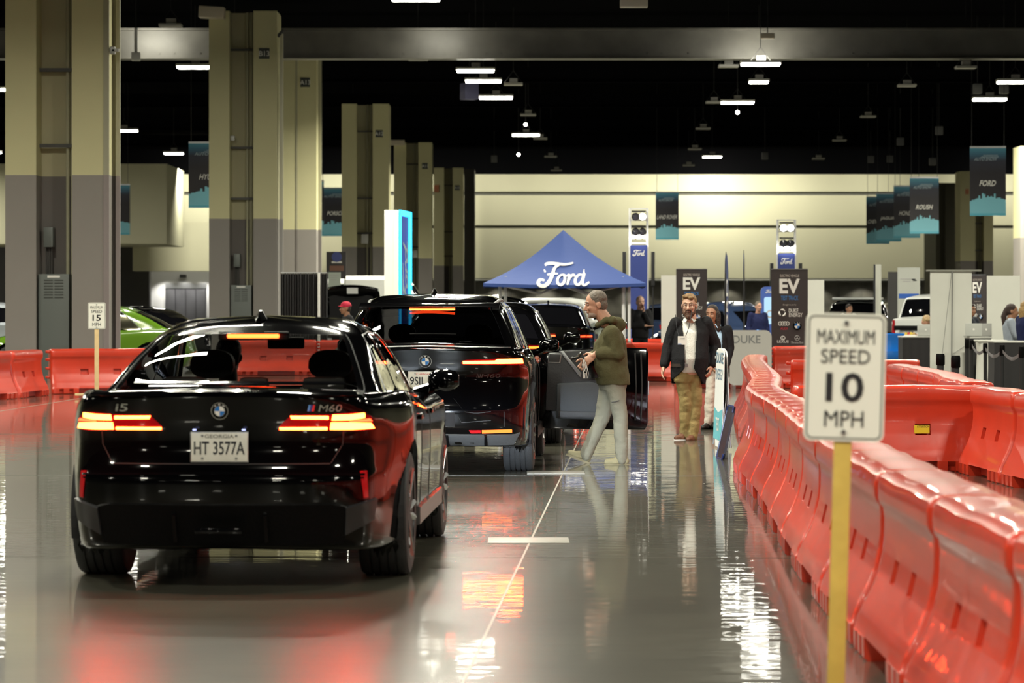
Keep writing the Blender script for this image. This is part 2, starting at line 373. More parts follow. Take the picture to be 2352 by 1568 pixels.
# columns : two flange slabs around a service recess
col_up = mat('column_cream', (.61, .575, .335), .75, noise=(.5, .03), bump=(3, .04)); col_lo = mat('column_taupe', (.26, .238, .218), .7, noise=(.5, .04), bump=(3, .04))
rec_up = mat('shaded_cream', (.42, .39, .25), .8); rec_lo = mat('shaded_taupe', (.15, .135, .125), .8)  # column paints darkened for the shade inside the recess
pipe_m = mat('conduit', (.36, .345, .24), .5, 0); dkpipe = mat('dark_conduit', (.06, .058, .055), .6)
panel_m = mat('panel_grey_green', (.12, .135, .125), .45); zinc = mat('zinc_grey', (.42, .42, .40), .4, .3)
DADO = 1.55+305/120.
def two_tone(m, x0, x1, y0, y1, top):
    m.cur = 0; m.b(x0, x1, y0, y1, DADO, top); m.cur = 1; m.b(x0, x1, y0, y1, 0, DADO); m.cur = 0; return m
def column(label, px0, a, b, px1, d, top=10.05, plate=None, dep=1.6, extra=None, pipes=(.62, .86), panel=True):
    """px0..a first slab, a..b recess, b..px1 second slab (frame columns at depth d)"""
    x0, xa, xb, x1 = [(q-1176)*d/FP for q in (px0, a, b, px1)]; xc = (x0+x1)/2
    t = thing('column', label, None, (xc, d, 0)); t['kind'] = 'structure'
    for u, v in ((x0, xa), (xb, x1)): obj('slab', two_tone(M(), u-xc, v-xc, 0, dep, top), [col_up, col_lo], t, smooth=0)
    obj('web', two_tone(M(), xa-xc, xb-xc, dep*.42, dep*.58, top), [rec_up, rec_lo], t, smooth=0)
    for k, f in enumerate(pipes):
        x = xa+(xb-xa)*f-xc; m = M().tube([(x, dep*.32, 0), (x, dep*.32, top)], .045 if k else .035, 8); obj('conduit', m, pipe_m, t)
    for z in (DADO+.55, 6.1, 8.9):
        if z < top: obj('bracket', M().b(xa-xc, xb-xc, dep*.26, dep*.3, z, z+.07), dkpipe, t, smooth=0)
    if panel:
        h = 2.2; wd = (xb-xa)*.86; c = xa+(xb-xa)*.47-xc
        pn = obj('electrical_panel', M().b(c-wd/2, c+wd/2, .1, dep*.3, 0, h), panel_m, t, bevel=.01)
        lv = M()
        for r in range(7):
            for s in (-1, 1): lv.box((c+s*wd*.17, .095, h-.12-r*.055), (wd*.29, .012, .02))
        o = obj('louvre', lv, mat('louvre_dark', (.05, .055, .05), .6), pn, smooth=0); o['kind'] = 'stuff'
        obj('name_plate', M().b(c-.12, c+.12, .09, .1, h-.07, h-.03), white_print, pn)
        bx = xa+(xb-xa)*.25-xc; obj('junction_box', M().b(bx-.08, bx+.1, dep*.2, dep*.4, 2.72, 3.1), panel_m, t, bevel=.01)
        for s in (-.04, .0, .05): obj('conduit', M().tube([(bx+s, dep*.3, h), (bx+s, dep*.3, 2.72)], .018, 6), dkpipe, t)
    if plate:
        tx, ppx, ppy = plate; q = W(ppx, ppy, d); s = .15
        pl = obj('letter_plate', M().b(q.x-xc-s, q.x-xc+s, -.02, 0, q.z-s, q.z+s), mat('plate_dark', (.05, .055, .05), .5), t)
        text(tx, .15, (q.x-xc, -.024, q.z), white_print, pl)
    return t
C1 = column('widest two-tone concrete column, with a louvred grey electrical panel in its recess', 12, 83, 165, 251, 58.3, top=11.6, pipes=(.78, .93))
xc = C1.location.x
q = lambda px: (px-1176)*58.3/FP-xc
obj('corner_guard', two_tone(M(), q(238), q(251), -.03, 0, 11.6), [pipe_m, mat('guard_pink', (.26, .22, .215), .6)], C1, smooth=0)
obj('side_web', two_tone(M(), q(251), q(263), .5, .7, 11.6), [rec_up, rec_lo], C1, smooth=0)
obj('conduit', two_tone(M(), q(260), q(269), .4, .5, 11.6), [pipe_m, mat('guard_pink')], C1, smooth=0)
z = CH+(707-116)*58.3/FP; obj('camera_bracket', M().box((q(259), -.02, z), (.1, .14, .14)).box((q(266), -.06, z), (.14, .06, .06)), zinc, C1, bevel=.01)
C2 = column('two-tone column with letter plate reading B13 near its top', 480, 527, 582, 636, 86.8, plate=('B13', 607, 123), pipes=(.68, .85), top=CH+(707-25)*86.8/FP)
q = lambda px: (px-1176)*86.8/FP-C2.location.x
obj('conduit', two_tone(M(), q(640), q(648), .3, .45, CH+(707-75)*86.8/FP), [mat('conduit_pale', (.62, .6, .45), .5), mat('conduit_grey', (.4, .38, .36), .5)], C2, smooth=0)
obj('cross_arm', M().tube([(q(636), .3, 9.3), (q(650), .3, 9.5)], .05, 6), dkpipe, C2)
z = CH+(707-44)*86.8/FP; cap = obj('speaker_box', M().box((q(489), -.25, z+.16), (.72, .5, .32), Matrix.Rotation(.05, 3, 'Y')), mat('cap_pink', (.62, .55, .43), .6), C2, bevel=.02)
for a in (316,): obj('junction_box', M().box((q(532), .3, CH+(707-a)*86.8/FP), (.12, .12, .14)), zinc, C2, bevel=.01)
C3 = column('two-tone column with letter plate reading A13, just behind the B13 column', 590, 626, 646, 727, 98.9, plate=('A13', 701, 189), top=CH+(707-125)*98.9/FP, pipes=(.5,), panel=False)
q = lambda px: (px-1176)*98.9/FP-C3.location.x
obj('expansion_joint', two_tone(M(), q(679), q(683), -.02, 0, CH+(707-126)*98.9/FP), [pipe_m, rec_lo], C3, smooth=0)
obj('conduit', two_tone(M(), q(729), q(737), .3, .42, CH+(707-134)*98.9/FP), [pipe_m, rec_lo], C3, smooth=0)
C4 = column('dim two-tone column in shade with a small dark A12 letter plate', 785, 819, 856, 893, 127, plate=('A12', 871, 307), top=CH+(707-238)*127/FP, panel=False, dep=2)
q = lambda px: (px-1176)*127/FP-C4.location.x
obj('junction_box', M().box((q(837), .4, CH+(707-548)*127/FP), (.3, .2, .4)), zinc, C4, bevel=.02)
C5 = column('two-tone column just behind the neon-edged pylon', 905, 933, 961, 992, 156, plate=('A11', 976, 381), top=CH+(707-327)*156/FP, panel=False, dep=2)
q = lambda px: (px-1176)*156/FP-C5.location.x
obj('speaker_box', M().box((q(912), -.2, CH+(707-328)*156/FP), (.8, .4, .26)), mat('cap_pink'), C5, bevel=.02)
obj('junction_box', M().box((q(951), .4, CH+(707-583)*156/FP), (.36, .2, .4)), zinc, C5, bevel=.02)
C6 = column('farthest two-tone column, beside the black pillar on the far wall', 996, 1020, 1040, 1064, 183, plate=('A10', 1050, 431), top=CH+(707-385)*183/FP, panel=False, dep=2)
q = lambda px: (px-1176)*183/FP-C6.location.x
obj('alarm_plate', M().b(q(997), q(1008), -.04, 0, CH+(707-441)*183/FP, CH+(707-425)*183/FP), mat('alarm_orange', (.55, .2, .1), .5), C6)
d = 188; x0 = (1066-1176)*d/FP; x1 = (1090-1176)*d/FP
pl = struct(obj('column_black', M().b(x0, x1, d, d+4, 0, CH+(707-388)*d/FP), mat('pillar_brown', (.022, .019, .015), .7), smooth=0)); pl['label'] = 'narrow dark brown pillar against the far wall'
d = 172; x0 = (2150-1176)*d/FP; x1 = (2206-1176)*d/FP
pl2 = struct(obj('column_black.001', M().b(x0, x1, d, d+5, 0, CH+(707-420)*d/FP), mat('pillar_olive', (.05, .046, .026), .7), smooth=0)); pl2['label'] = 'dark olive pillar behind the stepped row of hanging banners'
obj('rib', M().b(x0+.5, x0+.7, d-.08, d, 0, CH+(707-424)*d/FP), mat('pillar_olive'), pl2)
C7 = column('two-tone column behind the single hanging banner', 2206, 2240, 2260, 2281, 165, top=CH+(707-393)*165/FP, panel=False, dep=2)
q = lambda px: (px-1176)*165/FP-C7.location.x
obj('alarm_plate', M().b(q(2217), q(2225), -.04, 0, CH+(707-446)*165/FP, CH+(707-434)*165/FP), mat('alarm_orange'), C7)
C8 = column('two-tone column cut off by the frame edge beside the single hanging banner', 2344, 2380, 2420, 2456, 110, top=CH+(707-335)*110/FP, panel=False)
# ceiling fixtures
grey_fix = mat('fixture_grey', (.34, .33, .30), .5); lens_m = emit_mat('fixture_lens', (1, .97, .84), 26)
def fixture(loc, lit, label, group=None, w=1.15):
    t = thing('ceiling_light', label, 'ceiling light', loc, 0, group)
    obj('housing', M().b(-w/2-.03, w/2+.03, -.26, .26, .02, .09), grey_fix, t, smooth=0)
    if lit: obj('diffuser', M().b(-w/2, w/2, -.23, .23, -.05, .02), lens_m, t, bevel=.02)
    obj('driver_box', M().b(-.12, .14, -.1, .1, .12, .24), grey_fix, t, smooth=0)
    for s in (-1, 1): obj('hanger', M().tube([(s*.3, 0, .09), (0, 0, .5), (0, 0, 11.6-loc[2])], .012, 5), matte_black, t)
    return t
NEAR = ['bright linear ceiling light, highest of the three clustered near the hall centre', 'middle light of the three-light cluster', 'lowest light of the three-light cluster',
 'bright linear light hanging directly under the lit stretch of the steel beam', 'long bright light midway below the beam, above a small dot of light', 'linear light hanging just above the cream far wall',
 'short lone light over the canopy tent side of the dark ceiling', 'bright light beside the B13 column, under the beam', 'light half hidden behind the widest column, above the bulkhead',
 'light hanging above the bulkhead, beside the dark hanging banner', 'higher light near the corner above the single hanging banner', 'lower light above the single hanging banner',
 'light cut off at the top edge of the frame', 'higher light cut off beside the widest column', 'lower light cut off beside the widest column', 'short light peeking below the beam']
for (a, b, d), lb in zip(LIT, NEAR): fixture(W(a, b, d), True, lb, w=.9 if d > 140 else (.6 if b == 188 and a < 2000 else 1.15))
OFF = [(1673, 156, 95), (2218, 159, 93), (2083, 200, 105), (1640, 238, 115), (1994, 271, 125), (1615, 298, 130), (1596, 345, 143), (1582, 382, 160), (1928, 325, 140), (1880, 367, 156),
       (1179, 197, 100), (1213, 267, 120), (1241, 321, 136), (1265, 362, 150), (1278, 393, 170), (392, 63, 84), (960, 140, 95)]
f0 = None; RK = ['highest', 'second', 'third', 'fourth', 'lowest']
OFF_LB = {}
for nm_, idx in (('above the lone hanging banner', (0, 3, 5, 6, 7)), ('slanting down towards the stepped banners', (1, 2, 4, 8, 9)), ('slanting down above the tent peak', (10, 11, 12, 13, 14))):
    for r_, i_ in enumerate(idx): OFF_LB[i_] = 'small unlit grey ceiling fixture, %s of the five %s' % (RK[r_], nm_)
OFF_LB[15] = 'unlit grey fixture in front of the beam between the two nearest columns'; OFF_LB[16] = 'unlit grey fixture just under the beam beside the A13 column'
for i_, (a, b, d) in enumerate(OFF):
    p = W(a, b, d)
    if f0 is None: f0 = c = fixture(p, False, 'x', 'unlit ceiling fixtures', w=.55)
    else: c = copy_tree(f0); c.location = p
    c['label'] = OFF_LB[i_]
# small hanging speakers and boxes
def M_rod(z0, z1):
    m = M().tube([(0, 0, z0), (0, 0, z1)], .015, 5); me = bpy.data.meshes.new('hanger'); me.from_pydata(m.v, [], m.f); me.materials.append(matte_black); return me
def hang_box(loc, dims, m, label, name='hanging_speaker', cat='speaker', group=None, rz=0):
    t = thing(name, label, cat, loc, rz, group); obj('case', M().box((0, 0, 0), dims), m, t, bevel=.02)
    obj('hanger', M().tube([(0, 0, dims[2]/2), (0, 0, 11.6-loc[2])], .015, 5), matte_black, t); return t
hang_box(W(312, 130, 86), (.24, .2, .24), mat('box_white', (.7, .7, .68), .5), 'small white box on a drop rod in front of the beam', 'hanging_access_point', 'access point')
obj('drop_rod', M().tube([(0, 0, .1), (0, 0, .8)], .05, 6), mat('box_white'), bpy.data.objects['hanging_access_point'])
hang_box(W(1456, 4, 80), (.72, .4, .3), mat('cap_pink'), 'beige box hanging at the top edge of the frame')
hang_box(W(1763, 83, 90), (.4, .3, .16), mat('cap_pink'), 'little grey box hanging in front of the lit stretch of the beam', 'hanging_sensor', 'sensor')
hang_box(W(1078, 210, 104), (.5, .5, .55), mat('speaker_blue', (.10, .10, .2), .5), 'bluish loudspeaker hanging below the three-light cluster', rz=.4)
s0 = None
SPK = ('outer of the pair above the stepped banners', 'inner of the pair above the stepped banners', 'above the largest stepped banner', 'highest above the stepped banners', 'just over the pair above the stepped banners', 'above the second light tower', 'outer of the pair by the corner lights', 'inner of the pair by the corner lights', 'low over the farthest column')
for i_, (a, b, d) in enumerate(((2000, 366, 150), (2044, 365, 150), (2142, 371, 140), (2157, 300, 125), (2068, 325, 135), (1757, 358, 145), (2245, 204, 105), (2306, 204, 105), (1135, 365, 150))):
    if s0 is None: s0 = c = hang_box(W(a, b, d), (.3, .25, .34), mat('speaker_grey', (.10, .10, .10), .6), 'x', 'hanging_speaker', 'speaker', 'dark boxes in the ceiling')
    else: c = copy_tree(s0); c.location = W(a, b, d); [setattr(ch, 'scale', (1, 1, 1)) for ch in c.children]
    c['label'] = 'small dark speaker box in the black ceiling, '+SPK[i_]
    for ch in c.children:
        if ch.name.startswith('hanger'): ch.data = M_rod(.17, 11.6-c.location.z)
for a, b, d, lb in ((1694, 258, 112, 'tiny round lamp under the long bright light midway below the beam'), (1207, 286, 130, 'tiny round lamp above the short lone light'), (1191, 355, 140, 'tiny round lamp low in the dark ceiling above the tent')):
    t = thing('ceiling_spotlight', lb, 'spotlight', W(a, b, d)); obj('bulb', M().ell((0, 0, 0), (.07, .07, .07)), lamp_white, t); obj('stem', M().tube([(0, 0, .05), (0, 0, 11.6-t.location.z)], .015, 5), matte_black, t)
# ================================================================ car bodies
def pchip_m(Y):
    """harmonic-mean slopes along axis 0 (no overshoot)"""
    d = Y[1:]-Y[:-1]; m = np.zeros_like(Y); a, b = d[:-1], d[1:]
    with np.errstate(divide='ignore', invalid='ignore'): h = np.where(a*b > 0, 2*a*b/(a+b), 0)
    m[1:-1] = np.nan_to_num(h); m[0] = 0; m[-1] = d[-1]; return m
def herm(Y, Mm, t):
    n = len(Y); i = np.clip(np.floor(t).astype(int), 0, n-2); s = (t-i).reshape(-1, *([1]*(Y.ndim-1)))
    return (2*s**3-3*s**2+1)*Y[i]+(s**3-2*s**2+s)*Mm[i]+(-2*s**3+3*s**2)*Y[i+1]+(s**3-s**2)*Mm[i+1]
class Surf:
    def __init__(s, P): s.P = np.array(P, float); s.Mv = pchip_m(s.P); s.grid_cache = None
    def grid(s, us, vs):
        us = np.asarray(us, float); vs = np.asarray(vs, float); A = herm(s.P, s.Mv, vs); A = A.transpose(1, 0, 2)
        m = pchip_m(A)
        # symmetric across the centre line: x slope continues, y/z slope zero
        m[0, :, 0] = A[1, :, 0]-A[0, :, 0]; m[-1, :, 0] = A[-1, :, 0]-A[-2, :, 0]; m[-1, :, 1:] = 0
        return herm(A, m, us).transpose(1, 0, 2)          # [v,u,3]
    def pts(s, u, v):
        """paired points, negative u mirrors"""
        u = np.asarray(u, float); v = np.asarray(v, float); out = np.zeros((len(u), 3))
        for k in range(len(u)): out[k] = s.grid([abs(u[k])], [v[k]])[0, 0]
        out[u < 0, 0] *= -1; return out
    def dense(s):
        if s.grid_cache is None:
            s.U = np.linspace(0, len(s.P[0])-1, 14*18+1); s.V = np.linspace(0, len(s.P)-1, (len(s.P)-1)*14+1); s.grid_cache = s.grid(s.U, s.V)
            G = s.grid_cache; du = np.gradient(G, axis=1); dv = np.gradient(G, axis=0); n = np.cross(du, dv); n /= (np.linalg.norm(n, axis=2, keepdims=True)+1e-9)
            if n[len(s.V)//3, 14*18//2, 0] < 0: n = -n
            s.N = n
        return s.grid_cache
    def at(s, a, b, mode='rear', off=.004):
        """surface point seen from the rear at (x,z) or from the side at (y,z)"""
        G = s.dense(); nu = len(s.U)
        if mode == 'rear': g = G[:, :nu*5//14]; n = s.N[:, :nu*5//14]; sg = 1 if a >= 0 else -1; q = (g[..., 0]-abs(a))**2+(g[..., 2]-b)**2
        elif mode == 'front': k = nu*10//14; g = G[:, k:]; n = s.N[:, k:]; sg = 1 if a >= 0 else -1; q = (g[..., 0]-abs(a))**2+(g[..., 2]-b)**2
        else: k0, k1 = nu*3//14, nu*12//14; g = G[:, k0:k1]; n = s.N[:, k0:k1]; sg = 1; q = (g[..., 1]-a)**2+(g[..., 2]-b)**2
        i, j = np.unravel_index(np.argmin(q), q.shape); p = g[i, j].copy(); nn = n[i, j].copy()
        if mode in ('rear', 'front'):   # slide on the tangent plane so that x,z are exact
            if abs(nn[1]) > .25: p[1] -= (nn[0]*(abs(a)-p[0])+nn[2]*(b-p[2]))/nn[1]; p[0] = abs(a); p[2] = b
        elif abs(nn[0]) > .25: p[0] -= (nn[1]*(a-p[1])+nn[2]*(b-p[2]))/nn[0]; p[1] = a; p[2] = b
        p = p+nn*off; p[0] *= sg
        return p
def row(wd, yr, cr, yf, cf, z, ys=None, wr=None, wf=.96, low=None, pin=1.0):
    """one ring from rear centre round the side to front centre; z at stations 0,4,6,8,10,11,14"""
    zz = np.interp(range(15), [0, 4, 6, 8, 10, 11, 14], z)
    y4, y11 = yr+cr, yf-cf
    f = [.10, .24, .42, .58, .76, .9]
    yy = ys if ys else [y4+(y11-y4)*t for t in f]
    wr = wr or TAPER[0]
    x = [0, .38*(.1+.9*wr), .72*wr, .93*wr, wr, .45+.55*wr if wr < .95 else .996, 1, .99, .985, .985, .99, wf, .82, .45, 0]
    y = [yr, yr+.04*cr, yr+.20*cr, yr+.52*cr, y4]+list(yy)+[y11, yf-.38*cf, yf-.09*cf, yf]
    if low: yy = low
    P = [[wd*x[k], y[k], zz[k]] for k in range(15)]
    for k in range(5, 11): P[k][0] = wd*(1-(1-x[k])*pin)
    return P
TAPER = [.985]
def car_rows(p):
    TAPER[0] = p.get('rt', .95)
    L, H = p['L'], p['H']; ar, af = p['ar'], p['af']; w = p['W']/2
    ys = [ar-.52, ar, ar+.72, (ar+af)/2+.1, af-.62, af]
    zl, zs = p['zl'], p['zs']            # lip height, shoulder height
    g = p['gc']; tk = p.get('tuck', 0)
    def z(a, b=None, c=None, f=None): b = a if b is None else b; c = b if c is None else c; f = c if f is None else f; return [a, b, b, c, c, f, f]
    yb, zb, yt, zt = p['yb'], p['zb'], p['yt'], p['zt']; yc, zc, yw, zw = p['yc'], p['zc'], p['yw'], p['zw']
    wb, wt = p['wb'], p['wt']; zbelt = p['zbelt']; zr = p['zrail']; hf = p['hf']
    rows = [
        row(w*.86, .32+tk, .25, L-.25, .35, z(g+.0, g-.02, g-.02, g)),
        row(w*.955, .13+tk, .30, L-.07, .5, z(g+.03, g+.0, g, g+.03), ys),
        row(w*.985, .05+tk*.4, .34, L-.03, .55, z(.40, .38, .32, .36), ys),
        row(w*.99, .012, .36, L, .6, z(.48, .48, .44, .48), ys),
        row(w*.996, .0, .38, L-.01, .62, z(.60, .60, .58, .58), ys),
        row(w, .035, .38, L-.03, .62, z(zl-.40, zl-.40, .68, .66), ys),
        row(w, .065, .38, L-.04, .64, z(zl-.26, zl-.27, zs-.17, hf-.1), ys),
        row(w*.998, .06, .36, L-.05, .66, z(zl-.17, zl-.18, zs-.09, hf-.05), ys),
        row(w*.985, .04, .35, L-.09, .68, z(zl-.07, zl-.09, zs-.03, hf), ys),
        row(w*.955, .025, .36, L-.18, .7, z(zl, zl-.035, zs+.0, hf+.05), ys, wf=.93),
        row(w*.92, .05+p.get('dk', .05), .38, L-.55, .6, z(zl+.015, zl, zs+.035, hf+.13), [ys[0]+.05, ys[1], ys[2], ys[3], ys[4], ys[5]-.1], wf=.93),
        row(wb, yb, p.get('cb', .3), yc, .30, z(zb, zbelt+.02, zbelt-.01, zc)[:1]+[zb-.04, zbelt+.01, zbelt, zbelt-.02, zc-.005, zc], wf=.97, wr=.97),
        row((wb*.55+wt*.45), yb*.47+yt*.53, p.get('cb', .3)*.93, yc*.5+yw*.5, .24, [zb*.44+zt*.56, zb*.45+zt*.53, zbelt*.5+zr*.5, zbelt*.48+zr*.52, zbelt*.5+zr*.5, zc*.47+zw*.53, zc*.44+zw*.56], wf=.97, wr=.965),
        row(wt, yt, p.get('cb', .3)*.8, yw, .16, [zt, zt-.02, zr, zr+.01, zr-.005, zw-.02, zw], wf=.97, wr=.955),
        row(wt*.78, yt+.18, .25, yw-.18, .12, [zt*.45+H*.55-.005, zt*.5+H*.5-.01, H-.03, H-.022, H-.035, zw*.5+H*.5-.012, zw*.5+H*.5-.005]),
        row(.0005, yt+.6, .1, yw-.4, .1, [H-.006, H-.006, H-.002, H, H-.004, H-.006, H-.006]),
    ]
    return rows
RW = 11                                  # row index of the glasshouse base
SEDAN = dict(L=5.06, W=1.90, H=1.505, ar=1.18, af=4.17, zl=1.075, zs=.945, gc=.21, yb=.62, zb=1.105, yt=1.52, zt=1.415, yc=3.98, zc=1.02, yw=3.0, zw=1.44, wb=.80, wt=.60, zbelt=1.02, zrail=1.405, hf=.76, dk=.06, tuck=.02, wr=.36)
SUV = dict(L=4.953, W=1.967, H=1.695, ar=1.09, af=4.09, zl=1.17, zs=1.02, gc=.27, yb=.20, zb=1.225, yt=.62, zt=1.575, yc=3.80, zc=1.12, yw=2.95, zw=1.60, wb=.86, wt=.66, zbelt=1.13, zrail=1.575, hf=.88, dk=.03, tuck=.02, cb=.26, wr=.38)
CROSS = dict(SUV, L=4.71, W=1.88, H=1.62, ar=.86, af=3.84, zl=1.10, yb=.42, zb=1.13, yt=1.25, zt=1.50, zs=.98, zbelt=1.06, yc=3.6, zc=1.05, yw=2.75, zw=1.54, zrail=1.50, wb=.82, wt=.6, hf=.82)
PICKUP = dict(SUV, L=5.6, W=2.03, H=1.92, ar=1.25, af=4.75, zl=1.28, zs=1.18, gc=.35, yb=.25, zb=1.33, yt=.45, zt=1.80, zbelt=1.28, zrail=1.82, yc=4.3, zc=1.25, yw=3.5, zw=1.82, wt=.72, hf=1.05, wr=.4)
VAN = dict(SUV, L=5.9, W=2.05, H=2.55, ar=1.1, af=4.8, zl=1.5, zs=1.3, gc=.3, yb=.06, zb=1.55, yt=.12, zt=2.40, zbelt=1.45, zrail=2.38, yc=5.2, zc=1.35, yw=4.4, zw=2.35, wb=.98, wt=.86, hf=1.05, cb=.15, wr=.36)
def wheel(t, loc, r, wd, side, name='wheel'):
    h = wd/2; m = M()
    pr = [(r*.70, -h*.90), (r*.86, -h), (r*.965, -h*.93), (r, -h*.80)]
    for g in (-.5, -.17, .17, .5): pr += [(r, h*(g-.045)), (r-.009, h*(g-.035)), (r-.009, h*(g+.035)), (r, h*(g+.045))]
    pr += [(r, h*.80), (r*.965, h*.93), (r*.86, h), (r*.70, h*.90)]
    o = obj(name, m.lathe(pr, 40, 'x', closed=True), rubber, t, loc=loc)
    s = side; m = M()
    m.lathe([(r*.72, s*h*.86), (r*.745, s*h*.95), (r*.70, s*h*.97), (r*.67, s*h*.80), (r*.60, s*h*.3), (r*.6, s*h*.1), (.01, s*h*.1)], 40, 'x', closed=False)
    m.lathe([(r*.10, s*h*.8), (r*.19, s*h*.78), (r*.2, s*h*.4)], 16, 'x')
    obj('rim', m, alloy_dark, o)
    m = M()
    for k in range(5):
        for e in (-.17, .17):
            a = 2*PI*k/5+e; ca, sa = math.cos(a), math.sin(a); b = 2*PI*k/5+e*.45
            m.tube([(s*h*.72, math.cos(b)*r*.14, math.sin(b)*r*.14), (s*h*.82, ca*r*.45, sa*r*.45), (s*h*.9, ca*r*.72, sa*r*.72)], [.026, .022, .024], 5)
    obj('spokes', m, alloy, o)['kind'] = 'stuff'
    obj('brake_disc', M().lathe([(r*.5, s*h*.0), (r*.5, s*h*.12)], 24, 'x'), satin_metal, o)
    return o
alloy_dark = mat('alloy_dark', (.03, .03, .032), .3, .6)
GR_U = sorted(set(list(np.round(np.linspace(0, 14, 14*6+1), 4))+[2.62, 5.25, 7.78, 8.05, 10.45, 11.3]))
def car_body(t, p, paint, body_dens=1, glass_side=dark_glass, glass_rear=dark_glass, glass_front=dark_glass, seams=True, cut=True, plate_rows=True):
    S = Surf(car_rows(p)); NR = len(S.P)
    US = GR_U if body_dens else sorted(set(list(np.round(np.linspace(0, 14, 14*3+1), 4))+[2.62, 5.25, 7.78, 8.05, 10.45, 11.3]))
    VS = sorted(set(list(np.round(np.linspace(0, NR-1, (NR-1)*(5 if body_dens else 2)+1), 4))+[RW+.10, RW+1.84, RW+.04]))
    G = S.grid(US, VS); nv, nu = len(VS), len(US)
    RWIN = (0, 2.62, RW+.10, RW+1.84); WWIN = (11.3, 14, RW+.04, RW+1.84); SW1 = (5.25, 7.78, RW+.10, RW+1.84); SW2 = (8.05, 10.45, RW+.10, RW+1.84)
    wins = [RWIN, WWIN, SW1, SW2]
    wr = p['wr']; arch = []
    if cut:
        for ya in (p['ar'], p['af']): arch.append((ya, wr+.015, wr+.055))
    vs = G.reshape(-1, 3).copy(); inside = np.zeros(len(vs), bool)
    for ya, zc, rr in arch:
        dy = vs[:, 1]-ya; dz = vs[:, 2]-zc; d = np.hypot(dy, dz); sel = (d < rr) & (vs[:, 0] > p['W']*.28) & (vs[:, 2] < zc+rr)
        inside |= sel; k = rr/np.maximum(d[sel], 1e-4); vs[sel, 1] = ya+dy[sel]*k; vs[sel, 2] = zc+dz[sel]*k
    # second pass keeps a clean lip: faces whose four corners were inside go
    def face_ok(i, j):
        um, vm = (US[j]+US[j+1])/2, (VS[i]+VS[i+1])/2
        for a, b, c, d in wins:
            if a < um < b and c < vm < d: return False
        q = [i*nu+j, i*nu+j+1, (i+1)*nu+j+1, (i+1)*nu+j]
        return not all(inside[k] for k in q)
    m = M(); fs = [(i*nu+j, i*nu+j+1, (i+1)*nu+j+1, (i+1)*nu+j) for i in range(nv-1) for j in range(nu-1) if face_ok(i, j)]
    n = len(vs); mv = vs.copy(); mv[:, 0] *= -1
    m.add(vs.tolist()+mv.tolist(), fs+[tuple(k+n for k in f[::-1]) for f in fs])
    m.v = list(m.v)
    me = bpy.data.meshes.new('body'); me.from_pydata(m.v, [], m.f); bm = bmesh.new(); bm.from_mesh(me)
    bmesh.ops.remove_doubles(bm, verts=bm.verts, dist=.0006)
    bmesh.ops.delete(bm, geom=[v for v in bm.verts if not v.link_faces], context='VERTS'); bm.to_mesh(me); bm.free()
    body = obj('body', me, paint, t, smooth=50)
    # glass panes, set 3 mm proud
    def patch(name, a, b, c, d, mtl, parent=t, both=False, off=-.004, nuu=14, nvv=10, sym=False):
        uu = np.linspace(a, b, nuu); vv = np.linspace(c, d, nvv); g = S.grid(uu, vv); du = np.gradient(g, axis=1); dv = np.gradient(g, axis=0); nn = np.cross(du, dv); nn /= np.linalg.norm(nn, axis=2, keepdims=True)+1e-9
        if S.dense() is not None: pass
        s = 1 if np.sum(nn[..., 0]*g[..., 0]+nn[..., 1]*(g[..., 1]-p['L']/2)+nn[..., 2]*.5) > 0 else -1
        g = g+nn*s*off; res = []
        def quads(gg, rev):
            v = gg.reshape(-1, 3).tolist(); f = [(i*nuu+j, i*nuu+j+1, (i+1)*nuu+j+1, (i+1)*nuu+j) for i in range(nvv-1) for j in range(nuu-1)]
            return v, [q[::-1] for q in f] if rev else f
        gm = g*np.array([-1, 1, 1])
        if sym:
            mm = M(); mm.add(*quads(g, s < 0)); mm.add(*quads(gm, s > 0)); me = bpy.data.meshes.new(name); me.from_pydata(mm.v, [], mm.f)
            bm = bmesh.new(); bm.from_mesh(me); bmesh.ops.remove_doubles(bm, verts=bm.verts, dist=.002); bmesh.ops.recalc_face_normals(bm, faces=bm.faces); bm.to_mesh(me); bm.free()
            return [obj(name, me, mtl, parent, smooth=60)]
        for gg, rv in ((g, s < 0), (gm, s > 0)):
            mm = M(); mm.add(*quads(gg, rv)); res.append(obj(name, mm, mtl, parent, smooth=60, flip=False))
        return res
    patch('rear_window', *RWIN, glass_rear, sym=True); patch('windshield', *WWIN, glass_front, sym=True)
    patch('side_window', *SW1, glass_side); patch('side_window', *SW2, glass_side)
    # floor pan and wheel wells
    g = p['gc']; obj('floor_pan', M().b(-p['W']*.36, p['W']*.36, .35, p['L']-.4, g+.02, g+.07), matte_black, t, smooth=0)
    if cut:
        for ya, zc, rr in arch:
            for s in (-1, 1):
                rings = []; wells = M()
                for k in range(25):
                    a = -.35+(PI+.7)*k/24
                    rings.append([(s*x, ya+math.cos(a)*rr*1.01, max(g, zc+math.sin(a)*rr*1.01)) for x in (p['W']*.30, p['W']*.485*(p.get('rt', .95) if False else 1))])
                wells.loft(rings, caps=False, closed=False)
                wells.add([(s*p['W']*.30, ya+math.cos(a)*rr*1.01, max(g, zc+math.sin(a)*rr*1.01)) for a in [2*PI*k/20 for k in range(20)]], [tuple(range(20))])
                obj('wheel_well', wells, matte_black, t, smooth=0)
        for ya in (p['ar'], p['af']):
            for s in (-1, 1): wheel(t, (s*(p['W']/2-p.get('tw', .275)/2-.015), ya, wr), wr, p.get('tw', .275), s)
    S.patch = patch; S.p = p; S.body = body
    if seams:
        for uu in (7.0, 7.92, 10.55):
            seam_uv(S, [(uu, 2.2), (uu, 5), (uu, 8), (uu, RW+.02)], t)
    return S
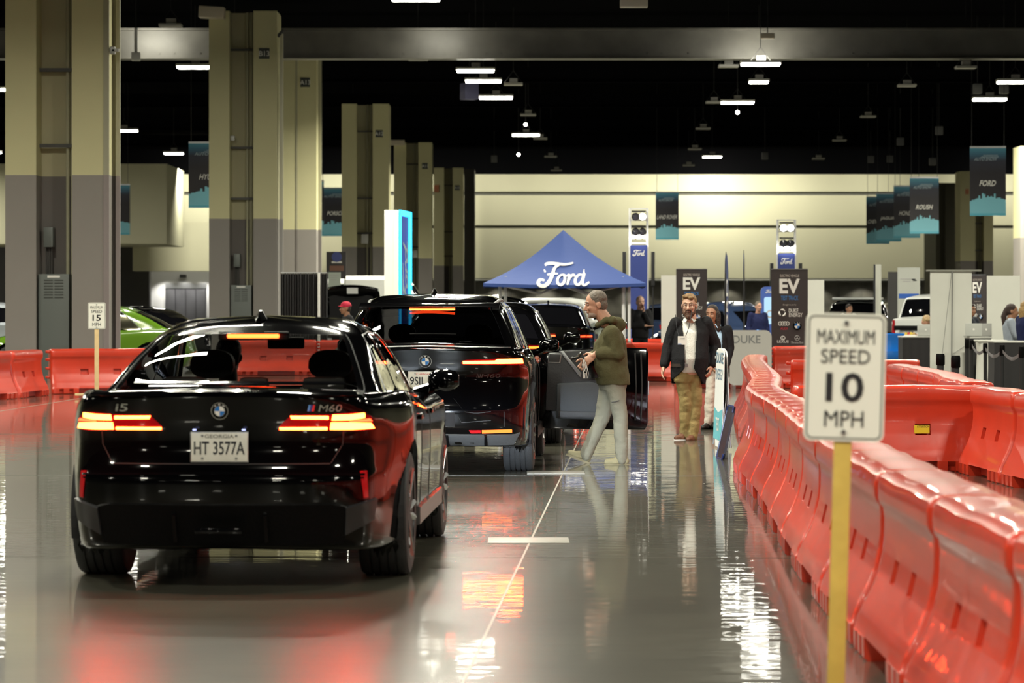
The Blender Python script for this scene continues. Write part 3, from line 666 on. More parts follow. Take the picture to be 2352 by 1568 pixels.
def seam_uv(S, path, t, wd=.006, name='panel_gap', m=matte_black):
    pts = []
    for (a, b), (c, d) in zip(path[:-1], path[1:]):
        for k in range(6): pts.append((a+(c-a)*k/6, b+(d-b)*k/6))
    pts.append(path[-1])
    g = S.pts([q[0] for q in pts], [q[1] for q in pts]); out = []
    for sgn in (1, -1):
        mm = M().tube([Vector((sgn*q[0], q[1], q[2])) for q in g], wd/2, 4); out.append(obj(name, mm, m, t, smooth=0))
    return out
def decal(S, name, poly, mtl, t, mode='rear', off=.004, n=None, th=0, parent=None):
    """closed outline in (x,z) or (y,z) laid on the body; fills as a triangulated patch with depth th"""
    if n:
        q = []
        for i in range(len(poly)):
            a, b = poly[i], poly[(i+1) % len(poly)]
            for k in range(n): q.append((a[0]+(b[0]-a[0])*k/n, a[1]+(b[1]-a[1])*k/n))
        poly = q
    from mathutils.geometry import tessellate_polygon
    tri = tessellate_polygon([[Vector((a, b, 0)) for a, b in poly]])
    P = [S.at(a, b, mode, off) for a, b in poly]
    m = M().add(P, [tuple(x) for x in tri])
    return obj(name, m, mtl, parent or t, smooth=0)
def strip_decal(S, name, top, bot, mtl, t, mode='rear', off=.005, n=10, rim=.006):
    """band between two polylines, each resampled to n columns; gets a folded edge so that it has thickness"""
    def rs(pl):
        pl = [Vector((a, b, 0)) for a, b in pl]; L = [0]
        for a, b in zip(pl[:-1], pl[1:]): L.append(L[-1]+(b-a).length)
        out = []
        for k in range(n+1):
            s = L[-1]*k/n; i = 0
            while i < len(L)-2 and L[i+1] < s: i += 1
            f = (s-L[i])/(L[i+1]-L[i]+1e-9); out.append(pl[i].lerp(pl[i+1], f))
        return out
    T, B = rs(top), rs(bot); rows = []
    for k in range(n+1):
        c = [T[k].lerp(B[k], f) for f in (0, .04, .5, .96, 1)]; o = (0, off, off, off, 0)
        rows.append([S.at(q.x, q.y, mode, oo-.002) for q, oo in zip(c, o)])
    return obj(name, M().loft(rows, caps=True, closed=False), mtl, t, smooth=40)
def mirror_pts(p): return [(-a, b) for a, b in p]
def side_mirror(t, S, y, z, x, paint):
    for s in (-1, 1):
        m = M(); m.loft([[(s*(x+.05+.19*i/5), y+.10*math.cos(a)*k-.01*i, z+.02+.075*math.sin(a)*k*(1 if math.sin(a) > 0 else .8)) for a in [2*PI*j/14 for j in range(14)]] for i, k in ((-.4, .45), (0, .75), (1, 1), (3, 1.02), (4.3, .9), (5, .55))])
        o = obj('side_mirror', m, paint, t); obj('mirror_glass', M().lathe([(.001, 0), (.07, 0)], 16, 'y', (s*(x+.16), y-.085, z+.02), closed=False), chrome, o, flip=False)
        obj('mirror_arm', M().tube([(s*(x-.06), y+.05, z-.07), (s*(x+.1), y+.01, z-.01)], [.04, .03], 8), paint, o)
def lamp_bar(S, t, name, x0, x1, z0, z1, mtl, off=.009, both=True, mode='rear', n=8, slope=0, parent=None):
    out = []
    for s in ((1, -1) if both else (1,)):
        out.append(strip_decal(S, name, [(s*x0, z1), (s*x1, z1+slope)], [(s*x0, z0), (s*x1, z0+slope)], mtl, parent or t, mode, off, n))
    return out
def generic_lamps(S, t, x0, x1, z0, z1, mtl, brake=True):
    lamp_bar(S, t, 'tail_lamp', x0, x1, z0, z1, mtl)
def plate(t, S, z, txt, head, w=.31, h=.155, yoff=.015, head_col=None, tilt=0):
    p = S.at(0, z, 'rear', 0); y = min(p[1], S.at(0, z-h/2, 'rear', 0)[1], S.at(0, z+h/2, 'rear', 0)[1])-yoff
    o = obj('licence_plate', M().box((0, y, z), (w, .006, h)), mat('plate_white', (.62, .61, .55), .45, noise=(9, .12)), t, bevel=.002)
    obj('plate_frame', M().b(-w/2-.005, w/2+.005, y+.002, y+.012, z-h/2-.005, z+h/2+.005), satin_metal, o, bevel=.002)
    text(txt, h*.47, (0, y-.005, z-.005), black_print, o, width=w*.9, bold=.012)
    if head: text(head, h*.13, (0, y-.005, z+h*.38), head_col or mat('plate_head_grey', (.18, .17, .15), .5), o, width=w*.52)
    for sx in (-1, 1):
        for sz in (-1, 1): obj('bolt', M().lathe([(.001, -.004), (.007, -.004), (.007, 0)], 8, 'y', (sx*w*.3, y-.003, z+sz*h*.4)), satin_metal, o)
    return o
def seat(t, x, y, z, h=.62, name='seat', m=None):
    m = m or mat('seat_dark', (.018, .017, .017), .6)
    s = M().loft([chaikin([(-.24, 0), (.24, 0), (.22, h*.9), (.12, h), (-.12, h), (-.22, h*.9)], 2, True) and [(x+a, y-.0-.12*(b/h), z+b) for a, b in chaikin([(-.24, 0), (.24, 0), (.22, h*.9), (.12, h), (-.12, h), (-.22, h*.9)], 2, True)],
                  [(x+a*.96, y+.12-.12*(b/h), z+b) for a, b in chaikin([(-.24, 0), (.24, 0), (.22, h*.9), (.12, h), (-.12, h), (-.22, h*.9)], 2, True)]])
    s.b(x-.25, x+.25, y, y+.5, z-.12, z+.03); o = obj(name, s, m, t, bevel=0)
    hp = chaikin([(-.14, 0), (.14, 0), (.13, .18), (-.13, .18)], 2, True)
    obj('headrest', M().loft([[(x+a, y-.20, z+h+.03+b) for a, b in hp], [(x+a, y-.10, z+h+.03+b) for a, b in hp]]), mat('seat_grey', (.05, .047, .044), .6), o)
    return o
# ---------------------------------------------------------------- sedan (hero)
YAW1 = -math.radians(2.4)
CAR1 = thing('sedan', 'glossy black sedan seen from behind with lit brake lights and plate HT 3577A', 'car', (-1.60, 16.62, 0), YAW1)
SED1 = dict(SEDAN, rt=.87, W=1.97, wb=.815, tw=.295)
S1 = car_body(CAR1, SED1, black_paint, glass_rear=clear_glass, glass_side=privacy_glass, glass_front=wind_glass)
t = CAR1
# tail lamps : lens, two light bars, hatched outer cluster
for s in (1, -1):
    f = lambda P: [(s*a, b) for a, b in P]
    lens = strip_decal(S1, 'tail_lamp', f([(.325, .905), (.39, .966), (.60, .968), (.74, .980), (.81, .955)]), f([(.325, .880), (.45, .876), (.60, .876), (.74, .870), (.825, .876)]), red_lens, t, off=.004, n=22)
    strip_decal(S1, 'light_bar', f([(.385, .960), (.588, .958)]), f([(.39, .944), (.588, .941)]), red_hot, lens, off=.012, n=8)
    strip_decal(S1, 'light_bar', f([(.325, .897), (.58, .897)]), f([(.325, .883), (.58, .882)]), red_hot, lens, off=.012, n=8)
    strip_decal(S1, 'light_bar', f([(.612, .965), (.70, .966), (.775, .972)]), f([(.606, .934), (.70, .934), (.775, .945)]), red_hot, lens, off=.012, n=8)
    strip_decal(S1, 'light_bar', f([(.602, .922), (.70, .922), (.805, .915)]), f([(.596, .882), (.70, .880), (.82, .884)]), red_hot, lens, off=.012, n=8)
    strip_decal(S1, 'light_guide', f([(.70, .931), (.80, .940)]), f([(.70, .925), (.81, .925)]), red_mid, lens, off=.012, n=4)
# third brake light inside the top of the rear window
zb = 1.395; pb = S1.at(0, zb, 'rear', 0)
o = obj('brake_light', M().box((0, pb[1]+.035, pb[2]-.012), (.31, .02, .024)), emit_mat('brake_top_inner', (1, .06, .01), 30), t, bevel=.008); obj('brake_light_housing', M().box((0, pb[1]+.06, pb[2]-.01), (.42, .03, .05)), matte_black, o, bevel=.01)
fin = M().loft([[(x*.035*k, 1.75+yy, 1.47+zz) for x in (-1, 1)]+[(x*.006, 1.75+yy+.0, 1.47+zz+.055*k) for x in (1, -1)] for k, yy, zz in ((.5, 0, .0), (1, .09, .012), (.9, .16, .02), (.2, .26, .02))])
obj('antenna_fin', fin, black_paint, t)
strip_decal(S1, 'window_trim', [(-.60, 1.127), (0, 1.13), (.60, 1.127)], [(-.61, 1.113), (0, 1.117), (.61, 1.113)], gloss_black, t, off=.006, n=14)
strip_decal(S1, 'boot_spoiler', [(-.72, 1.075), (0, 1.088), (.72, 1.075)], [(-.74, 1.057), (0, 1.068), (.74, 1.057)], black_paint, t, off=.02, n=18)
# rear bumper dark lower part with black valance, winglets, vertical reflectors
strip_decal(S1, 'bumper_valance', [(-.72, .455), (-.64, .485), (0, .485), (.64, .485), (.72, .455)], [(-.66, .25), (-.6, .245), (0, .235), (.6, .245), (.66, .25)], black_plastic, t, off=.01, n=26)
strip_decal(S1, 'bumper_crease', [(-.78, .64), (0, .655), (.78, .64)], [(-.78, .628), (0, .640), (.78, .628)], gloss_black, t, off=.008, n=22)
strip_decal(S1, 'boot_gap', [(-.60, .70), (0, .70), (.60, .70)], [(-.60, .694), (0, .694), (.60, .694)], matte_black, t, off=.003, n=14)
for s in (1, -1):
    strip_decal(S1, 'boot_gap', [(s*.60, .70), (s*.66, .80), (s*.665, .87)], [(s*.606, .70), (s*.666, .80), (s*.671, .87)], matte_black, t, off=.003, n=8)
    strip_decal(S1, 'reflector', [(s*.755, .655), (s*.79, .655)], [(s*.775, .50), (s*.797, .50)], red_dim, t, off=.008, n=4)
    strip_decal(S1, 'winglet', [(s*.68, .46), (s*.83, .50)], [(s*.67, .30), (s*.81, .375)], mat('satin_black', (.018, .018, .02), .35), t, off=.02, n=8)
    obj('plate_lamp', M().box((s*.135, .02, .885), (.018, .01, .008)), emit_mat('plate_led', (.5, .55, 1), 2.0), t)
for x in (-.25, .25): strip_decal(S1, 'diffuser_fin', [(x-.01, .44), (x+.01, .44)], [(x-.01, .27), (x+.01, .27)], gloss_black, t, off=.03, n=2)
obj('tow_cover', M().box((0, .0, .335), (.26, .03, .03)), gloss_black, t, bevel=.005)
plate(t, S1, .79, 'HT 3577A', 'GEORGIA')
f = lambda a, b, h: tuple(S1.at(a, b, 'rear', h))
roundel(t, (0, .988), .047, f)
text('i5', .042, (-.545, 1.005), chrome, t, mapf=lambda a, b: S1.at(a, b, 'rear', .006), width=.07, shear=.2, name='badge')
text('M60', .038, (.60, 1.002), chrome, t, mapf=lambda a, b: S1.at(a, b, 'rear', .006), width=.12, shear=.25, name='badge')
for k, c in enumerate(((.1, .3, .7), (.05, .05, .25), (.7, .03, .03))):
    strip_decal(S1, 'badge_stripe', [(.485+k*.012, 1.02), (.495+k*.012, 1.02)], [(.477+k*.012, .984), (.487+k*.012, .984)], mat('badge_%s' % ('azure', 'navy', 'red')[k], c, .3), t, off=.006, n=1)
# side : handles, mirrors, sill blade, chrome window line
side_mirror(t, S1, 3.62, 1.05, .86, black_paint)
for s in (1, -1):
    for y in (1.75, 2.85):
        p = S1.at(y, .90, 'side', .012); obj('door_handle', M().box((s*p[0], y, .90), (.02, .22, .035)), black_paint, t, bevel=.008)
    p = [S1.at(y, .33, 'side', .012) for y in np.linspace(1.62, 3.7, 10)]
    obj('side_skirt', M().loft([[(s*(q[0]-.03), q[1], .25), (s*(q[0]+.012), q[1], .26), (s*(q[0]+.012), q[1], .36), (s*(q[0]-.03), q[1], .38)] for q in p]), mat('skirt_grey', (.10, .10, .10), .25, .3), t, smooth=0)
seam_uv(S1, [(5.2, RW+.04), (7.5, RW+.04), (10.5, RW+.04)], t, .012, 'window_line', gloss_black)
seam_uv(S1, [(5.2, RW+.06), (5.2, RW+1.88), (7.8, RW+1.9), (10.4, RW+1.9)], t, .008, 'window_line', satin_metal)
seam_uv(S1, [(2.9, RW+.0), (2.9, RW+1.0), (2.9, RW+1.9)], t, .008, 'boot_gap')
seam_uv(S1, [(2.9, RW), (3.1, 10.0), (3.4, 9.2)], t, .008, 'boot_gap')
# cabin
obj('dashboard', M().b(-.68, .68, 3.35, 3.75, .72, .98), matte_black, t, bevel=.04)
for s in (1, -1): seat(t, s*.37, 2.55, .42, .66)
rs = M().b(-.66, .66, 1.5, 1.66, .45, 1.02); obj('rear_bench', rs, mat('seat_dark'), t, bevel=.05)
for x in (-.42, .0, .42): obj('headrest', M().box((x, 1.53, 1.08), (.26 if x else .18, .1, .12)), mat('seat_grey'), t, bevel=.04)
obj('parcel_shelf', M().b(-.64, .64, .78, 1.5, 1.02, 1.05), matte_black, t, smooth=0)
obj('rear_view_mirror', M().box((0.02, 3.0, 1.325), (.24, .03, .075)), matte_black, t, bevel=.02)
# headlamps; an unseen plate added ahead of each bulb cuts off its beam
for s in (1, -1):
    lamp_bar(S1, t, 'headlamp', .45, .84, .655, .70, cool_white, both=False, mode='front') if s > 0 else strip_decal(S1, 'headlamp', [(-.45, .70), (-.84, .70)], [(-.45, .655), (-.84, .655)], cool_white, t, 'front')
    L = Vector((s*.72, 5.12, .70)); d = bpy.data.lights.new('headlamp_beam', 'SPOT'); d.energy = 2600; d.color = (.80, .90, 1); d.spot_size = math.radians(62); d.spot_blend = .9; d.shadow_soft_size = .004
    ob = bpy.data.objects.new('headlamp_beam', d); COL.objects.link(ob); ob.parent = CAR1; ob.location = L; ob.rotation_euler = (Vector((0, 1, -.10))).to_track_quat('-Z', 'Y').to_euler()
    obj('beam_cutoff_plate', M().b(s*.72-.25, s*.72+.25, 5.25, 5.262, .6992, .80), matte_black, t, smooth=0)
# ---------------------------------------------------------------- electric SUV with an open door
YAW2 = -math.radians(2.4)
CAR2 = thing('electric_suv', 'black electric SUV with red brake lights and its front passenger door open', 'car', (-.80, 28.0, 0), YAW2)
p2 = dict(SUV, tw=.29, rt=.93)
S2 = car_body(CAR2, p2, black_paint, glass_rear=privacy_glass, glass_side=privacy_glass, glass_front=wind_glass)
t = CAR2
for s in (1, -1):
    f = lambda P: [(s*a, b) for a, b in P]
    lens = strip_decal(S2, 'tail_lamp', f([(.33, 1.05), (.36, 1.072), (.65, 1.085), (.89, 1.085)]), f([(.33, 1.035), (.36, 1.025), (.65, 1.022), (.90, 1.018)]), red_lens, t, off=.004, n=18)
    strip_decal(S2, 'light_bar', f([(.345, 1.062), (.88, 1.068)]), f([(.345, 1.036), (.885, 1.036)]), red_hot, lens, off=.012, n=14)
    strip_decal(S2, 'light_bar', f([(.66, 1.080), (.875, 1.082)]), f([(.64, 1.066), (.88, 1.064)]), red_hot, lens, off=.012, n=8)
    strip_decal(S2, 'amber_reflector', f([(.52, .425), (.79, .430)]), f([(.52, .397), (.79, .402)]), amber, t, off=.01, n=8)
    strip_decal(S2, 'reflector', f([(.40, .425), (.51, .425)]), f([(.42, .399), (.51, .399)]), red_dim, t, off=.01, n=4)
    for P in ([(.26, .72), (.36, .60), (.46, .585), (.60, .60)], [(.30, .56), (.33, .50), (.60, .52)], [(.72, .60), (.72, .46)]):
        strip_decal(S2, 'bumper_line', f(P), f([(a+.007, b-.007) for a, b in P]), matte_black, t, off=.004, n=10)
    strip_decal(S2, 'roof_rail', [], [], satin_metal, t) if False else None
    rail = S2.pts([3.6, 4.3, 5.2, 6.2, 7.5, 8.8, 10], [RW+2.35]*7); obj('roof_rail', M().tube([(s*q[0], q[1], q[2]+.006) for q in rail], [.006, .012, .014, .014, .014, .012, .006], 6), mat('rail_dark', (.06, .06, .058), .4), t)
strip_decal(S2, 'boot_gap', [(-.9, .605), (0, .615), (.9, .605)], [(-.9, .598), (0, .607), (.9, .598)], gloss_black, t, off=.005, n=20)
strip_decal(S2, 'tailgate_crease', [(-.86, 1.185), (0, 1.205), (.86, 1.185)], [(-.86, 1.178), (0, 1.196), (.86, 1.178)], satin_metal, t, off=.004, n=20)
strip_decal(S2, 'bumper_valance', [(-.86, .40), (-.8, .385), (0, .39), (.8, .385), (.86, .40)], [(-.80, .285), (0, .28), (.80, .285)], mat('valance_grey', (.045, .047, .048), .5, bump=(40, .2)), t, off=.012, n=26)
for x in (-.55, -.2, .2, .55): strip_decal(S2, 'valance_fin', [(x-.01, .385), (x+.01, .385)], [(x-.015, .29), (x+.015, .29)], black_plastic, t, off=.03, n=2)
pb = S2.at(0, 1.535, 'rear', .012); o = obj('brake_light', M().box((0.03, pb[1]-.01, 1.535), (.43, .025, .016)), brake_top, t, bevel=.006)
obj('roof_spoiler', M().loft([[(x, pb[1]+.06-.10*(1-abs(x)/.7)*1, 1.575), (x, pb[1]-.07+.10*abs(x)/.7, 1.562-.012*abs(x)), (x, pb[1]+.02, 1.545-.02*abs(x)), (x, pb[1]+.2, 1.60)] for x in np.linspace(-.66, .66, 13)]), black_paint, t)
wp = [(-.12, 1.285), (.05, 1.293), (.28, 1.283)]; m = M().tube([S2.at(a, b, 'rear', .02) for a, b in [(x, 1.285+.01*math.cos(x*4)) for x in np.linspace(-.16, .27, 8)]], .009, 5); obj('wiper', m, black_plastic, t)
f = lambda a, b, h: tuple(S2.at(a, b, 'rear', h)); roundel(t, (0, 1.06), .058, f)
plate(t, S2, .885, '9SIL 811', 'California', head_col=mat('plate_script_red', (.5, .02, .03), .5))
text('M60', .036, (.60, .925), mat('badge_dark', (.06, .06, .06), .3, .7), t, mapf=lambda a, b: S2.at(a, b, 'rear', .006), width=.17, shear=.25, name='badge')
for k in range(3): strip_decal(S2, 'badge_stripe', [(.475+k*.014, .943), (.483+k*.014, .943)], [(.467+k*.014, .907), (.475+k*.014, .907)], mat('badge_dark'), t, off=.006, n=1)
side_mirror(t, S2, 3.45, 1.14, .9, black_paint)
obj('antenna_fin', M().loft([[(x*.035*k, 1.2+yy, 1.675+zz) for x in (-1, 1)]+[(x*.006, 1.2+yy, 1.675+zz+.055*k) for x in (1, -1)] for k, yy, zz in ((.5, 0, .0), (1, .09, .01), (.9, .16, .015), (.2, .26, .015))]), black_paint, t)
seam_uv(S2, [(5.2, RW+.05), (7.5, RW+.05), (10.5, RW+.05)], t, .016, 'window_line', satin_metal); seam_uv(S2, [(5.2, RW+.06), (5.2, RW+1.88), (7.8, RW+1.9), (10.4, RW+1.9)], t, .009, 'window_line', satin_metal)
for s in (1, -1):
    p = [S2.at(y, .36, 'side', .012) for y in np.linspace(1.6, 3.6, 8)]
    obj('side_skirt', M().loft([[(s*(q[0]-.03), q[1], .28), (s*(q[0]+.012), q[1], .29), (s*(q[0]+.012), q[1], .40), (s*(q[0]-.03), q[1], .42)] for q in p]), black_plastic, t, smooth=0)
    seat(t, s*.38, 2.35, .5, .68)
obj('dashboard', M().b(-.7, .7, 3.2, 3.6, .8, 1.08), matte_black, t, bevel=.04)
# front door, hinged near the mirror and swung wide open
dr = thing('front_door', None, None); dr.parent = CAR2; dr.location = (.955, 3.32, 0); dr.rotation_euler = (0, 0, 0)
DL = 1.10; a0 = math.radians(-97)      # closed door runs towards the rear (-y); here it points outwards
def D(u, n, z):     # u along the door from the hinge, n towards the cabin side (now facing the rear), z up
    ca, sa = math.cos(math.radians(2)), math.sin(math.radians(2)); return (u*ca+n*sa*0, -u*sa*0+.02*u-n, z)
def door_panel(poly, n0, n1): 
    k = len(poly); return M().add([D(u, n0, z) for u, z in poly]+[D(u, n1, z) for u, z in poly], [tuple(range(k))[::-1], tuple(range(k, 2*k))]+[(i, (i+1) % k, k+(i+1) % k, k+i) for i in range(k)])
out = [(0, .34), (.06, .31), (DL-.03, .30), (DL, .36), (DL+.005, 1.08), (DL-.01, 1.135), (.7, 1.15), (.2, 1.12), (0, 1.08)]
def dpart(name, *a, **k): o = obj(name, *a, **k); o.parent = CAR2; o.location = dr.location; return o
loc = dr.location.copy(); bpy.data.objects.remove(dr)
dr = obj('open_door', door_panel(out, -.06, .03), gloss_black, CAR2, loc=loc, bevel=.012)
trim_d = mat('door_trim_dark', (.022, .022, .024), .5, bump=(80, .1)); trim_g = mat('door_trim_grey', (.040, .046, .052), .55, bump=(80, .1))
dtr = obj('trim_panel', door_panel([(.05, .50), (.86, .46), (.88, .9), (.86, 1.11), (.5, 1.125), (.08, 1.09)], .03, .07), trim_d, dr, bevel=.015)
obj('pocket', door_panel([(.16, .42), (.84, .40), (.86, .62), (.78, .76), (.50, .80), (.17, .78)], .07, .12), trim_g, dr, bevel=.03)
obj('pocket_lip', door_panel([(.18, .43), (.82, .42), (.83, .48), (.18, .50)], .12, .14), trim_d, dr, bevel=.01)
obj('armrest', door_panel([(.48, .86), (.86, .84), (.86, .92), (.5, .94)], .07, .15), trim_d, dr, bevel=.02)
obj('speaker_grille', door_panel([(.085, 1.0), (.195, .995), (.21, 1.075), (.095, 1.08)], .07, .082), mat('grille_grey', (.035, .035, .036), .35), dr, bevel=.008)
obj('speaker_frame', door_panel([(.075, .99), (.205, .985), (.222, 1.085), (.085, 1.09)], .068, .076), satin_metal, dr, bevel=.006)
obj('accent_strip', door_panel([(.19, 1.11), (.235, 1.11), (.42, .88), (.41, .84), (.39, .86)], .07, .086), satin_metal, dr, bevel=.004)
obj('inner_handle', door_panel([(.30, 1.03), (.39, 1.05), (.43, 1.10), (.405, 1.10), (.37, 1.065), (.305, 1.048)], .07, .10), chrome, dr, bevel=.004)
obj('window_glass', door_panel([(.06, 1.11), (.98, 1.14), (.93, 1.20), (.55, 1.40), (.20, 1.22)], -.012, -.006), glass_mat('door_glass', (.72, .75, .73)), dr, smooth=0)
obj('latch', door_panel([(DL-.0, .66), (DL+.014, .66), (DL+.014, .80), (DL, .80)], -.03, .02), satin_metal, dr, bevel=.003)
for z in (.5, .95): obj('hinge', M().box(D(-.02, .0, z), (.12, .05, .06)), black_plastic, dr, bevel=.006)
for u in (.97, 1.03): obj('edge_seal', M().tube([D(u, .045, .40), D(u+.012, .045, .75), D(u, .045, 1.09)], .009, 5), rubber, dr)
# ---------------------------------------------------------------- cars queued ahead
def simple_car(name, label, spec, paint, loc, yaw, lamps=None, brake=False, seams=False, dens=0, extra=None, cut=True):
    t = thing(name, label, 'car', loc, yaw); S = car_body(t, spec, paint, dens, seams=seams, cut=cut)
    zl = spec['zl']
    if lamps:
        x0, x1, z0, z1, ml = lamps; lamp_bar(S, t, 'tail_lamp', x0, x1, z0, z1, ml, n=6)
    if brake: pb = S.at(0, spec['zt']-.04, 'rear', .01); obj('brake_light', M().box((0, pb[1]-.01, pb[2]), (.4, .02, .022)), red_mid, t)
    side_mirror(t, S, spec['yc']-.35, spec['zbelt']+.03, spec['W']/2-.06, paint)
    seam_uv(S, [(5.2, RW+.06), (5.2, RW+1.88), (7.8, RW+1.9), (10.4, RW+1.9)], t, .02, 'window_line', satin_metal)
    for s in (1, -1): strip_decal(S, 'headlamp', [(s*.5, spec['hf']-.04), (s*.82, spec['hf']-.02)], [(s*.5, spec['hf']-.12), (s*.82, spec['hf']-.1)], mat('headlamp_lens', (.5, .5, .5), .1, coat=1), t, 'front', n=4)
    return t, S
CAR3, S3 = simple_car('compact_suv', 'black SUV half hidden directly ahead of the electric SUV, one red lamp showing', dict(SUV, H=1.63, L=4.7, zrail=1.52, zt=1.51, zw=1.54), black_paint, (-.43, 34.0, 0), -.03, dens=1, brake=False)
for s in (1, -1):
    o = strip_decal(S3, 'tail_lamp', [(s*.5, 1.135), (s*.88, 1.135)], [(s*.5, 1.085), (s*.89, 1.085)], red_lens, CAR3, n=8); strip_decal(S3, 'light_bar', [(s*.55, 1.12), (s*.84, 1.12)], [(s*.55, 1.095), (s*.84, 1.095)], emit_mat('tail_orange', (1, .12, .01), 6), o, off=.012)
CAR4, S4 = simple_car('mid_suv', 'black SUV farther along the queue, red lamps showing beside the hoodie', dict(SUV, H=1.66), black_paint, ((1254-1176)*62/FP, 62, 0), -.05, dens=1)
for s in (1, -1):
    o = strip_decal(S4, 'tail_lamp', [(s*.52, 1.0), (s*.92, 1.02)], [(s*.52, .94), (s*.93, .93)], red_lens, CAR4, n=8)
    for a in (.56, .70, .82): strip_decal(S4, 'light_bar', [(s*a, .985), (s*(a+.1), .99)], [(s*a, .955), (s*(a+.1), .955)], red_mid, o, off=.012, n=3)
obj('light_bar', M().box((.12, -.01, .985), (.14, .02, .03)), red_mid, CAR4)
obj('antenna_fin', M().box((0, 1.2, 1.68), (.04, .16, .06)), black_paint, CAR4, bevel=.015)
# ================================================================ water filled barriers
bar_m = mat('barrier_orange', (.54, .036, .013), .30, coat=.45, bump=(4.5, .10), noise=(2.5, .10))
BL = 1.83; BH = .81
PROF = [(.27, 0), (.285, .012), (.287, .05), (.287, .10), (.283, .104), (.272, .15), (.24, .215), (.205, .28), (.18, .345), (.178, .349), (.165, .40), (.155, .445), (.154, .449), (.147, .52), (.146, .60), (.152, .645), (.168, .665), (.174, .69), (.174, .745), (.166, .785), (.14, .806), (.09, .812), (.02, .815)]
def barrier_mesh():
    H = BL/2; feats = []   # (y0,y1,z0,z1,depth) : two hand holes, one wide fork pocket, four small notches
    for c in (-.30, .30): feats.append((c-.07, c+.07, .347, .447, .05))
    feats.append((-.42, .42, -.01, .102, .12))
    for c in (-.74, -.56, .56, .74): feats.append((c-.035, c+.035, -.01, .05, .05))
    cuts = set(round(y, 4) for y in np.linspace(-H+.1, H-.1, 9))
    for a, b, *_ in feats:
        for k in (a-.004, a+.004, b-.004, b+.004): cuts.add(round(k, 4))
    en = [(0, .055), (.006, .028), (.018, .010), (.036, .002), (.05, 0)]
    ys = [-H+a for a, _ in en]+sorted(y for y in cuts if abs(y) < H-.06)+[H-a for a, _ in en][::-1]
    def ins(y, z):
        d = 0
        for a, b, c, e_, dp in feats:
            if a < y < b and c <= z <= e_: d = max(d, dp)
        return d
    rings = []
    for n_, y in enumerate(ys):
        k = min(n_, len(ys)-1-n_); e_ = en[k][1] if k < 5 else 0; wv = .004*math.sin(y*6.5)
        rt = [(max(.012, x-ins(y, z)-e_), y, z-(e_*.6+wv if z > .78 else 0)) for x, z in PROF]; lf = [(-max(.012, x-ins(-y, z)-e_), y, z-(e_*.6+wv if z > .78 else 0)) for x, z in PROF]
        rings.append(rt+lf[::-1])
    return M().loft(rings)
bsrc = barrier_mesh()
BAR0 = thing('traffic_barrier', 'x', 'barrier'); obj('shell', bsrc, bar_m, BAR0, smooth=35)
H = BL/2
for k, z in enumerate((.20, .36, .52, .66)):
    for s in (-1, 1):
        zz = z if s > 0 else z+.075
        obj('hinge_lug', M().lathe([(.001, 0), (.05, 0), (.058, .012), (.058, .04), (.05, .05), (.001, .05)], 14, 'z', (0, s*(H+.012), zz)), bar_m, BAR0)
BARS = []; used0 = []
def barrier(x, y, rz, label, group=None, pin=True):
    if not used0: b = BAR0; used0.append(1)
    else: b = copy_tree(BAR0)
    b.location = (x, y, 0); b.rotation_euler = (0, 0, rz); b['label'] = label
    if group: b['group'] = group
    elif 'group' in b: del b['group']
    BARS.append(b); return b
def chain(pts, labels, group=None, n=None):
    """barriers end to end along a polyline of ground points"""
    P = [Vector((a, b, 0)) for a, b in pts]; Ls = [0]
    for a, b in zip(P[:-1], P[1:]): Ls.append(Ls[-1]+(b-a).length)
    def ev(s):
        i = 0
        while i < len(Ls)-2 and Ls[i+1] < s: i += 1
        return P[i].lerp(P[i+1], (s-Ls[i])/(Ls[i+1]-Ls[i]))
    step = BL+.075; k = 0; s = 0
    while s+step <= Ls[-1]+.4 and (n is None or k < n):
        a, b = ev(s), ev(s+step); c = (a+b)/2; t = b-a
        barrier(c.x, c.y, math.atan2(-t.x, t.y), labels(k) if callable(labels) else labels, group); k += 1; s += step
ORD = ['nearest', 'second', 'third', 'fourth', 'fifth', 'sixth', 'seventh', 'eighth', 'ninth', 'tenth', 'eleventh', 'twelfth', 'thirteenth', 'fourteenth', 'fifteenth', 'sixteenth', 'seventeenth', 'eighteenth', 'nineteenth', 'twentieth', 'twenty-first', 'twenty-second']
# main curving row beside the lane (centre line of the barriers)
chain([(1.83, 8.2), (1.82, 10.5), (1.82, 12.7), (1.85, 14.9), (1.95, 18.2), (2.24, 24.3), (2.34, 28.5), (2.82, 33.6), (3.15, 39), (3.55, 45), (4.0, 49.5)],
      lambda k: 'orange water barrier in the long curved row, %s from the camera end' % (ORD[k] if k else 'first'), 'barriers in the long curved row')
# cross barrier with the warning sticker
CB = barrier((2045-1176)*29/FP, 29.1, PI/2, 'orange barrier with yellow ATTENTION sticker, standing crosswise behind the 10 mph sign')
CF = Matrix(((0, 0, -1), (-1, 0, 0), (0, 1, 0)))
st = obj('warning_sticker', M().b(-.178, -.168, -.29-.072, -.29+.072, .36, .44), mat('sticker_yellow', (.75, .55, .02), .5), CB, smooth=0); text('ATTENTION', .022, (-.1795, -.30, .425), black_print, st, frame=CF, width=.115)
chain([((2270-1176)*28.6/FP, 28.7), (4.57, 26.8), (4.72, 23.5)], lambda k: ['barrier angled off the end of the sticker barrier', 'barrier cut by the frame edge beside the sticker barrier', 'barrier outside the bend beyond the sticker barrier'][min(k, 2)], 'barriers at the frame edge')
chain([(4.68, 30.6), (4.72, 32.5), (4.95, 34.6), (5.05, 38), (5.12, 41.6)], lambda k: 'orange barrier in the row behind the sticker barrier, %s from it' % (ORD[k] if k else 'first'), 'barriers behind the sticker barrier')
chain([(3.95, 43.6), (5.75, 43.4)], 'lone orange barrier standing crosswise behind the top of the 10 mph sign')
